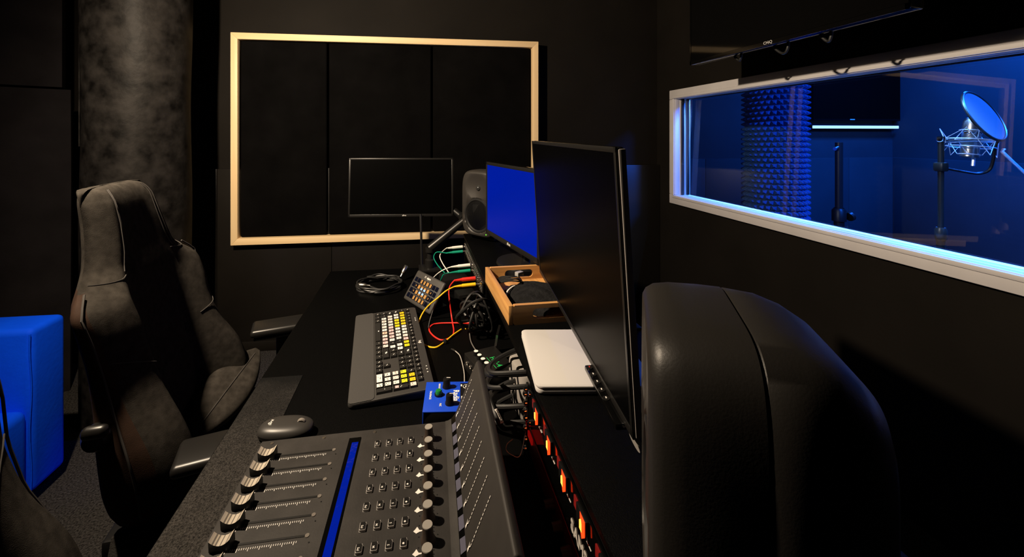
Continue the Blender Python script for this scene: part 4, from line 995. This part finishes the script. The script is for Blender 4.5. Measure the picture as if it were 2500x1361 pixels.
# ------------------------------------------------------------------ loudspeakers
def make_speaker(label, loc, rz):
    sp = thing('studio_speaker', label, 'speaker', loc, rz, 'pair of studio speakers')
    HWs, HHs, zc_ = 0.0945, 0.1425, 0.1565
    def ring(d, kx, kz_, n=72):
        out = []
        for k in range(n):
            a = 2 * pi * k / n; c, s = cos(a), sin(a); e = 2 / 5.0
            out.append(Vector((HWs * kx * abs(c) ** e * (1 if c > 0 else -1), d, zc_ + HHs * kz_ * abs(s) ** e * (1 if s > 0 else -1))))
        return out
    prof = [(0.000, 0.86, 0.91), (0.003, 0.92, 0.945), (0.010, 0.965, 0.975), (0.024, 0.99, 0.992), (0.050, 1.0, 1.0), (0.070, 1.0, 1.0)]
    rows = [ring(*p) for p in prof]
    inner = []
    def disp(x, z):
        r1 = sqrt(x * x + (z - zc_ - 0.066) ** 2); r2 = sqrt(x * x + (z - zc_ + 0.050) ** 2)
        return 0.014 * max(0, 1 - (r1 / 0.066) ** 2) ** 1.2 + (0.030 * max(0, 1 - (r2 / 0.064) ** 2) ** 0.5 + 0.006 if r2 < 0.074 else 0.0) + 0.004 * max(0, 1 - abs(r2 - 0.078) / 0.006) * 0
    c0 = Vector((0, 0, zc_))
    for j in range(1, 31):
        s = 1 - j / 30.0
        row = []
        for p in rows[0]:
            q = Vector((p.x * s, 0, zc_ + (p.z - zc_) * s)); q.y = -0.004 * (1 - s) + disp(q.x, q.z); row.append(q)
        inner.append(row)
    f = MB().grid(list(reversed(inner)) + rows, closed_u=True); f.build('front_shell', M_spk, sp, sharp=50)
    back = [(0.0715, 0.985, 0.988), (0.073, 0.998, 0.998), (0.098, 0.985, 0.985), (0.116, 0.93, 0.945), (0.132, 0.84, 0.875), (0.146, 0.70, 0.76), (0.156, 0.50, 0.58), (0.160, 0.02, 0.02)]
    MB().grid([ring(*p) for p in back], closed_u=True).build('rear_shell', M_spk, sp, sharp=50)
    rx = Matrix.Rotation(R(90), 4, 'X')
    w = MB().lathe([(0.074, 0.004), (0.072, 0.008), (0.066, 0.0085), (0.062, 0.004)], n=40, M=Matrix.Translation((0, 0.0095, zc_ - 0.050)) @ rx).build('woofer_surround', M_rubber, sp)
    MB().lathe([(0.063, 0.004), (0.040, -0.008), (0.022, -0.014), (0.020, -0.013), (0.010, -0.009), (0.0, -0.008)], n=40, M=Matrix.Translation((0, 0.0095, zc_ - 0.050)) @ rx).build('woofer_cone', mat('cone_sheen', (0.004, 0.004, 0.004), 0.2, spec=0.3) if 'cone_sheen' not in bpy.data.materials else bpy.data.materials['cone_sheen'], sp)
    tw_ = MB().lathe([(0.0165, 0.0), (0.0165, 0.002), (0.0125, 0.003), (0.0105, 0.0075), (0.006, 0.0115), (0, 0.013)], n=28, M=Matrix.Translation((0, 0.015, zc_ + 0.066)) @ rx).build('tweeter', mat('tweeter_dome', (0.03, 0.03, 0.03), 0.15) if 'tweeter_dome' not in bpy.data.materials else bpy.data.materials['tweeter_dome'], sp)
    MB().lathe([(0.0024, 0), (0.0024, 0.001), (0, 0.0016)], n=10, M=Matrix.Translation((0.052, 0.0005, zc_ - 0.122)) @ rx).build('power_light', emis('green_led', (0.15, 1.0, 0.02), 2.0) if 'green_led' not in bpy.data.materials else bpy.data.materials['green_led'], sp)
    MB().rbox((0, 0.095, 0.009), (0.13, 0.12, 0.018), 0.006, 2).build('stand', M_rubber, sp)
    return sp
make_speaker('dark grey studio speaker with visible cone at the far end of the shelf', (0.247, 1.715, RZ), R(-50))
make_speaker('dark grey studio speaker in the right foreground seen from its side', (0.205, 0.350, RZ), R(-118.5))

# ------------------------------------------------------------------ monitors
def monitor(name, label, centre, right, up, w, h, scr_mat, depth=0.030, bez=0.010, chin=0.014, logo=None, logo_x=0.0):
    o = thing(name, label, 'monitor', centre)
    M = frame((0, 0, 0), right, up)        # local z points out of the screen
    MB().rbox((0, 0, -depth / 2), (w, h, depth), 0.006, 3, M=M).build('housing', M_gloss, o)
    MB().box((0, (chin - bez) / 2, 0.0008), (w - 2 * bez, h - bez - chin, 0.0020), M=M).build('screen', scr_mat, o)
    for c, s in (((0, h / 2 - bez / 2, 0.0012), (w, bez, 0.0035)), ((0, -h / 2 + chin / 2, 0.0012), (w, chin, 0.0035)), ((-w / 2 + bez / 2, 0, 0.0012), (bez, h, 0.0035)), ((w / 2 - bez / 2, 0, 0.0012), (bez, h, 0.0035))):
        MB().box(c, s, M=M).build('bezel', M_satin, o, bevel=0.0008)
    MB().rbox((0, 0, -depth - 0.012), (w * 0.5, h * 0.45, 0.030), 0.010, 2, M=M).build('rear_cover', M_plastic, o)
    if logo: text('logo_lettering', logo, chin * 0.75, M @ Vector((logo_x, -h / 2 + chin / 2, 0.0032)), M.to_3x3() @ Vector((1, 0, 0)), M.to_3x3() @ Vector((0, 1, 0)), M_alu, o, bold=0.0002)
    return o, M
# large dark one in front
near_b, far_b = Vector((0.2864, 0.512, 0.945)), Vector((0.3617, 1.179, 0.945))
rt = (near_b - far_b).normalized(); nout = Vector((rt.y, -rt.x, 0)); nout = -nout if nout.x > 0 else nout
upv = (nout * 0.024 + Vector((0, 0, 0.390))).normalized(); hM = 0.391; wM = (near_b - far_b).length
cM = (near_b + far_b) / 2 + upv * hM / 2
mon1, Mm = monitor('monitor', 'large switched off black monitor standing over the laptop', cM, rt, upv, wM, hM, M_screen, depth=0.012, bez=0.008, chin=0.012)
g = MB(); g.rbox((wM / 2 + 0.0010, 0, -0.006), (0.003, hM * 0.985, 0.010), 0.0015, 2, M=Mm); g.build('side_band', mat('monitor_grey_edge', (0.30, 0.28, 0.26), 0.5), mon1)
cs = MB().rbox((wM / 2 - 0.105, -hM / 2 - 0.004, 0.006), (0.150, 0.010, 0.018), 0.003, 2, M=Mm).build('control_strip', M_gloss, mon1)
for q in range(5):
    b_ = MB().lathe([(0, 0), (0.0058, 0), (0.0055, 0.0008), (0, 0.001)], n=18, M=Mm @ Matrix.Translation((wM / 2 - 0.170 + q * 0.021, -hM / 2 - 0.001 + 0.0022, 0.0085)) @ Matrix.Rotation(R(-90), 4, 'X')).build('menu_button', M_satin, cs)
    MB().box((wM / 2 - 0.170 + q * 0.021, -hM / 2 + 0.0026, 0.0085), (0.0042, 0.0006, 0.0016), M=Mm).build('button_mark', mat('red_mark', (0.5, 0.03, 0.02), 0.5) if q == 0 else M_white, b_)
MB().rbox((0, 0, 0.006), (0.10, 0.22, 0.010), 0.004, 2, M=Matrix.Translation((0.455 - cM.x, 0.98 - cM.y, RZ - cM.z))).build('stand_base', M_plastic, mon1)
MB().tube([(0.465 - cM.x, 1.0 - cM.y, RZ + 0.01 - cM.z), (0.465 - cM.x, 1.0 - cM.y, 1.05 - cM.z), (0.44 - cM.x, 0.95 - cM.y, 1.13 - cM.z), (0.37 - cM.x, 0.87 - cM.y, 1.14 - cM.z)], 0.020, 12).build('stand_neck', M_plastic, mon1)
# white plastic cable hook at its near lower corner
hk = MB().lathe([(0.006, -0.003), (0.012, -0.003), (0.012, 0.003), (0.006, 0.003)], n=24, M=Matrix.Translation((0.294, 0.522, 0.935)) @ Matrix.Rotation(R(70), 4, 'Y')).build('cable_clip', mat('clip_grey', (0.40, 0.38, 0.36), 0.5))
tag(hk, 'round pale grey cable clip at the foot of the large dark monitor', 'cable clip')
# blue one
fb = Vector((0.272, 1.610, 0)); rb = Vector((0.208, -0.978, 0)).normalized(); wB, hB = 0.430, 0.285
cB = fb + rb * wB / 2; cB.z = 1.105
mon2, Mb = monitor('monitor', 'monitor showing a plain blue screen between speaker and dark monitor', cB, rb, (0, 0, 1), wB, hB, M_bluescr, depth=0.032, bez=0.012, chin=0.018, logo='alhua')
MB().tube([(0.06, 0.0, RZ + 0.01 - cB.z), (0.06, 0.0, -0.03), (0.035, 0, 0.0)], 0.015, 10).build('stand_neck', M_plastic, mon2)
MB().lathe([(0, 0), (0.095, 0), (0.092, 0.008), (0, 0.012)], n=36, M=Matrix.Translation((0.05, 0.0, RZ - cB.z))).build('stand_base', M_satin, mon2)
# the one on an arm at the far end
cA = Vector((-0.077, 1.956, 1.108)); rA = Vector((cos(R(-4)), sin(R(-4)), 0))
mon3, Ma = monitor('monitor', 'switched off black monitor on an arm before the framed panel', cA, rA, (0.0, 0.09, 1.0), 0.488, 0.274, M_screen, depth=0.030, bez=0.008, chin=0.012, logo='alhua', logo_x=0.015)
arm = thing('jointed_screen_mount', 'black jointed monitor arm clamped to the far end of the desk', 'monitor arm', (0.054, 1.845, DZ))
MB().box((0, 0, 0.006), (0.10, 0.085, 0.012)).build('clamp_plate', M_satin, arm, bevel=0.002)
MB().lathe([(0.022, 0.012), (0.022, 0.045), (0.014, 0.05), (0.012, 0.075), (0.020, 0.08), (0.020, 0.10)], n=24).build('post', M_satin, arm)
a0 = Vector((0, 0, 0.095)); a1 = pd(1112, 556, 1.86) - Vector((0.054, 1.845, DZ)); a2 = Vector((0.16, 0.10, 0.30)); a3 = cA + Vector((0, 0.052, 0)) - Vector((0.054, 1.845, DZ))
MB().tube([a0, a0.lerp(a1, 0.5), a1, a1 + (a1 - a0) * 0.35], [0.020, 0.018, 0.017, 0.016], 14).build('lower_link', M_satin, arm)
MB().tube([a1 + (a1 - a0) * 0.35, a1 + (a1 - a0) * 0.35 + Vector((0, 0.05, 0.01))], 0.022, 14).build('elbow', M_plastic, arm)
MB().tube([a1 + (a1 - a0) * 0.35 + Vector((0, 0.06, 0)), Vector((0.0, 0.185, 0.33)), a3 + Vector((0, 0.02, 0))], 0.016, 12).build('upper_link', M_plastic, arm)
cable('monitor_cable', 'straight black cable hanging down from the monitor on the arm', [pd(1027, 523, 1.905), pd(1028, 560, 1.90), pd(1029, 610, 1.90), pd(1030, 662, 1.90)], 0.0055, M_rubber)

# ------------------------------------------------------------------ television on the right, above the booth window
tv = thing('television', 'black television hanging on a wall arm above the booth window', 'television', (1.30, 1.375, 1.690))
Mt = frame((0, 0, 0), (0, -1, 0), (0, 0, 1)); TW, TH = 0.885, 0.515
MB().rbox((0, TH / 2, -0.025), (TW, TH, 0.050), 0.006, 2, M=Mt).build('housing', M_gloss, tv)
MB().box((0, TH / 2 + 0.004, 0.0008), (TW - 0.018, TH - 0.026, 0.002), M=Mt).build('screen', mat('tv_screen', (0.002, 0.002, 0.002), 0.06, spec=0.3), tv)
for c, s in (((0, TH - 0.004, 0.001), (TW, 0.008, 0.004)), ((0, 0.008, 0.001), (TW, 0.016, 0.004)), ((-TW / 2 + 0.004, TH / 2, 0.001), (0.008, TH, 0.004)), ((TW / 2 - 0.004, TH / 2, 0.001), (0.008, TH, 0.004))): MB().box(c, s, M=Mt).build('bezel', M_gloss, tv)
text('logo_lettering', 'CHiQ', 0.016, Mt @ Vector((0, 0.009, 0.0034)), (0, -1, 0), (0, 0, 1), M_alu, tv)
MB().box((0.24, 0, TH / 2), (0.36, 0.05, 0.05)).build('wall_arm', M_plastic, tv); MB().box((0.412, 0, TH / 2), (0.012, 0.22, 0.30)).build('wall_plate', M_plastic, tv)
for lb, y0, y1, dz in (('near end', 1.18, 1.22, 0.05), ('middle', 1.34, 1.40, 0.06), ('far end', 1.56, 1.60, 0.04)):
    cable('television_cable', 'black cable loop dangling under the %s of the television' % lb, [(1.352, y0, 1.715), (1.354, y0 + 0.01, 1.70 - dz * 0.5), (1.355, (y0 + y1) / 2, 1.695 - dz * 0.6), (1.354, y1, 1.70 - dz * 0.3), (1.352, y1 + 0.02, 1.715)], 0.005, M_rubber)

# ------------------------------------------------------------------ ceiling spotlight that lights the room
sl = thing('ceiling_spotlight', 'black ceiling spotlight above the left of the room', 'spotlight', (SPOT_POS.x, SPOT_POS.y, H))
MB().box((0, 0, -0.012), (0.10, 0.30, 0.024)).build('track', M_plastic, sl)
MB().cyl((0, 0, -0.02), (0, -0.02, -0.38), 0.010).build('rod', M_plastic, sl)
d_ = (SPOT_AIM - SPOT_POS).normalized(); Mh = Matrix.Translation(SPOT_POS - Vector((SPOT_POS.x, SPOT_POS.y, H)) - d_ * 0.075) @ d_.to_track_quat('Z', 'Y').to_matrix().to_4x4()
MB().lathe([(0.045, -0.02), (0.050, 0.02), (0.050, 0.035), (0.046, 0.035), (0.030, 0.0), (0.0, -0.005)], n=28, M=Mh).build('lamp_head', M_plastic, sl)

# ------------------------------------------------------------------ inside the booth
fc = thing('foam_column', 'column wrapped in studded acoustic foam inside the booth', 'column', (2.765, 2.868, 0))
frd = 0.190
MB().lathe([(frd, 0), (frd, H)], n=48).build('core', M_foam, fc)
fm = MB(); nA, pit = 32, 0.0395
for j in range(int(H / pit)):
    z = (j + 0.5) * pit
    for k in range(nA):
        a = 2 * pi * (k + 0.5 * (j % 2)) / nA; da = pi / nA * 0.98
        def q(aa, zz, rr): return (rr * cos(aa), rr * sin(aa), zz)
        hz = pit * 0.49
        b4 = [q(a - da, z - hz, frd), q(a + da, z - hz, frd), q(a + da, z + hz, frd), q(a - da, z + hz, frd)]
        t4 = [q(a - da * 0.22, z - hz * 0.22, frd + 0.030), q(a + da * 0.22, z - hz * 0.22, frd + 0.030), q(a + da * 0.22, z + hz * 0.22, frd + 0.030), q(a - da * 0.22, z + hz * 0.22, frd + 0.030)]
        fm.add(b4 + t4, [(0, 1, 5, 4), (1, 2, 6, 5), (2, 3, 7, 6), (3, 0, 4, 7), (4, 5, 6, 7)])
fo = fm.build('foam_studs', M_foam, fc, fix=False); fo['kind'] = 'stuff'
# television and light bar on the booth wall
btv = thing('television', 'dark television on the booth wall above the glowing light bar', 'television', (4.06, 3.34, 1.49))
MB().rbox((0, 0, 0.26), (0.93, 0.05, 0.52), 0.006, 2).build('housing', M_gloss, btv); MB().box((0, -0.0265, 0.265), (0.91, 0.002, 0.49)).build('screen', M_screen, btv)
MB().box((0, 0.035, 0.26), (0.30, 0.04, 0.30)).build('wall_bracket', M_plastic, btv); MB().box((-0.06, -0.0275, 0.012), (0.05, 0.001, 0.008)).build('logo_bar', M_alu, btv)
lb = thing('light_bar', 'glowing pale blue light bar below the booth television', 'light', (4.06, 3.33, 1.432))
MB().box((0, 0, 0), (0.90, 0.025, 0.026)).build('diffuser', emis('light_bar_glow', (0.36, 0.62, 1.0), 2.0), lb, bevel=0.003)
MB().box((0, 0.030, 0.0), (0.90, 0.035, 0.030)).build('channel', M_plastic, lb)
# tripod stand
ts = thing('tripod_stand', 'thick black tripod stand before the booth television', 'stand', (3.19, 2.74, 0))
MB().cyl((0, 0, 0.10), (0, 0, 0.80), 0.032).build('lower_tube', M_plastic, ts); MB().cyl((0, 0, 0.74), (0, 0, 1.30), 0.024).build('upper_tube', M_satin, ts)
MB().lathe([(0.044, 0.70), (0.044, 0.78), (0.030, 0.80)], n=24).build('collar', M_plastic, ts)
MB().lathe([(0, 0), (0.034, 0), (0.036, 0.02), (0.026, 0.026), (0, 0.026)], n=20, M=Matrix.Translation((0.05, -0.03, 0.735)) @ Matrix.Rotation(R(70), 4, 'Y')).build('knob', M_satin, ts)
MB().cyl((0.0, 0, 1.27), (-0.06, -0.02, 1.25), 0.012).build('clamp_pin', M_metal, ts)
for k in range(3):
    a = 2 * pi * k / 3 + 0.5; MB().tube([(0.03 * cos(a), 0.03 * sin(a), 0.40), (0.20 * cos(a), 0.20 * sin(a), 0.02)], 0.012, 8).build('leg', M_plastic, ts)
# microphone stand, microphone in shock mount, pop filter
sp0 = pd(2297, 340, 1.52); sx_, sy_ = sp0.x, sp0.y
stn = thing('microphone_stand', 'slim black microphone stand inside the booth', 'stand', (sx_, sy_, 0))
MB().cyl((0, 0, 0.02), (0, 0, 0.98), 0.0125).build('lower_tube', M_plastic, stn); MB().cyl((0, 0, 0.95), (0, 0, 1.335), 0.0085).build('upper_tube', M_plastic, stn)
MB().lathe([(0, 0), (0.085, 0), (0.082, 0.018), (0.02, 0.03), (0, 0.03)], n=32).build('base', M_plastic, stn)
MB().lathe([(0.015, 0.965), (0.017, 0.975), (0.017, 1.0), (0.013, 1.01)], n=18).build('clutch', M_satin, stn)
MB().lathe([(0.010, 1.328), (0.013, 1.332), (0.013, 1.344), (0.008, 1.348)], n=18).build('swivel', M_chrome, stn)
mcx = pd(2370, 345, 1.52); mic = thing('microphone', 'silver studio microphone in a wire shock mount behind the booth glass', 'microphone', mcx)
axis = Vector((0.12, 0.0, 1.0)).normalized(); Mq = axis.to_track_quat('Z', 'Y').to_matrix().to_4x4()
MB().lathe([(0, -0.062), (0.020, -0.062), (0.024, -0.058), (0.024, 0.025), (0.025, 0.028), (0.0245, 0.070), (0.020, 0.084), (0.008, 0.090), (0, 0.090)], n=28, M=Mq).build('body', M_mic, mic)
MB().lathe([(0.0255, 0.026), (0.0262, 0.028), (0.0262, 0.032), (0.0255, 0.034)], n=28, M=Mq).build('grille_band', M_chrome, mic)
sm = MB()
def rg(r, z): return [Mq @ Vector((r * cos(a), r * sin(a), z)) for a in [2 * pi * k / 28 for k in range(28)]]
ring1 = MB().tube(rg(0.066, 0.004), 0.0022, 6, closed=True).build('mount_ring', M_wire, mic); MB().tube(rg(0.060, -0.022), 0.0022, 6, closed=True).build('mount_ring', M_wire, mic)
MB().tube(rg(0.030, 0.040), 0.002, 6, closed=True).build('mount_ring', M_wire, mic); MB().tube(rg(0.030, -0.050), 0.002, 6, closed=True).build('mount_ring', M_wire, mic)
for k in range(8):
    a = 2 * pi * k / 8; b = 2 * pi * (k + 0.5) / 8
    up_ = k % 2 == 0
    q0 = Mq @ Vector((0.066 * cos(a), 0.066 * sin(a), 0.004)); q1 = Mq @ Vector((0.080 * cos(b), 0.080 * sin(b), 0.044 if up_ else -0.052)); q2 = Mq @ Vector((0.066 * cos(a + pi / 4), 0.066 * sin(a + pi / 4), 0.004)); q3 = Mq @ Vector((0.030 * cos(b), 0.030 * sin(b), 0.040 if not up_ else -0.050))
    MB().tube([q0, q1, q2], 0.0014, 5).build('mount_wire', M_wire, mic); MB().tube([q0, q3], 0.0010, 5).build('elastic', M_wire, mic)
MB().tube([Mq @ Vector((-0.066, 0, 0.004)), Vector((sx_ - mcx.x + 0.02, sy_ - mcx.y, 0.0)), Vector((sx_ - mcx.x + 0.008, sy_ - mcx.y, 0.0))], [0.004, 0.007, 0.008], 10).build('mount_joint', M_chrome, mic)
MB().tube([Mq @ Vector((0.0, -0.02, -0.06)), Mq @ Vector((0.0, -0.02, -0.09))], 0.005, 8).build('plug', M_wire, mic)
pf = thing('pop_filter', 'round pale blue lit pop filter on a gooseneck before the microphone', 'pop filter', (sx_, sy_, 1.235))
o0 = Vector((sx_, sy_, 1.235)); pcn = pd(2402, 283, 1.44) - o0
# disc whose long axis runs down to the right in view: build its frame from three seen points
e1 = (pd(2455, 322, 1.44) - pd(2350, 245, 1.44)) / 2; viewd = (pd(2402, 283, 1.44) - Vector((0, 0, CAM_Z))).normalized()
e1n = e1.normalized(); e2d = e1n.cross(viewd).normalized(); nrm_ = (viewd * -0.46 + e2d * (0.89 if e2d.z > 0 else -0.89)).normalized(); e2 = nrm_.cross(e1n).normalized()
rr = e1.length
ringp = [pcn + (e1n * cos(a) + e2 * sin(a)) * rr for a in [2 * pi * k / 40 for k in range(40)]]
MB().tube(ringp, 0.0045, 8, closed=True).build('hoop', M_satin, pf)
MB().add([pcn + nrm_ * 0.001] + [pcn + nrm_ * 0.001 + (p - pcn) * 0.99 for p in ringp] + [pcn - nrm_ * 0.001] + [pcn - nrm_ * 0.001 + (p - pcn) * 0.99 for p in ringp], [(0, 1 + k, 1 + (k + 1) % 40) for k in range(40)] + [(41, 42 + (k + 1) % 40, 42 + k) for k in range(40)]).build('mesh_disc', M_popmesh, pf)
jt = pd(2447, 332, 1.46) - o0
MB().tube([ringp[0], jt], 0.005, 8).build('hoop_clamp', M_chrome, pf); MB().lathe([(0, -0.012), (0.011, -0.010), (0.011, 0.010), (0, 0.012)], n=16, M=Matrix.Translation(jt)).build('thumb_screw', M_chrome, pf)
MB().tube(spline([jt, pd(2430, 355, 1.47) - o0, pd(2425, 390, 1.48) - o0, pd(2415, 415, 1.49) - o0, pd(2390, 424, 1.50) - o0, pd(2350, 419, 1.51) - o0, Vector((0.012, 0, -0.004))], 8), 0.0048, 8).build('gooseneck', M_plastic, pf)
MB().rbox((0, 0, 0), (0.032, 0.030, 0.034), 0.006, 2).build('stand_clamp', M_plastic, pf)
rod = MB().tube([pd(2449, 366, 1.62), pd(2452, 364, 1.62), pd(2446, 370, 1.62), pd(2475, 398, 1.60), pd(2520, 440, 1.57)], 0.0055, 8).build('boom_rod', M_wire)
tag(rod, 'bright diagonal boom rod at the right edge beside the pop filter', 'boom arm')
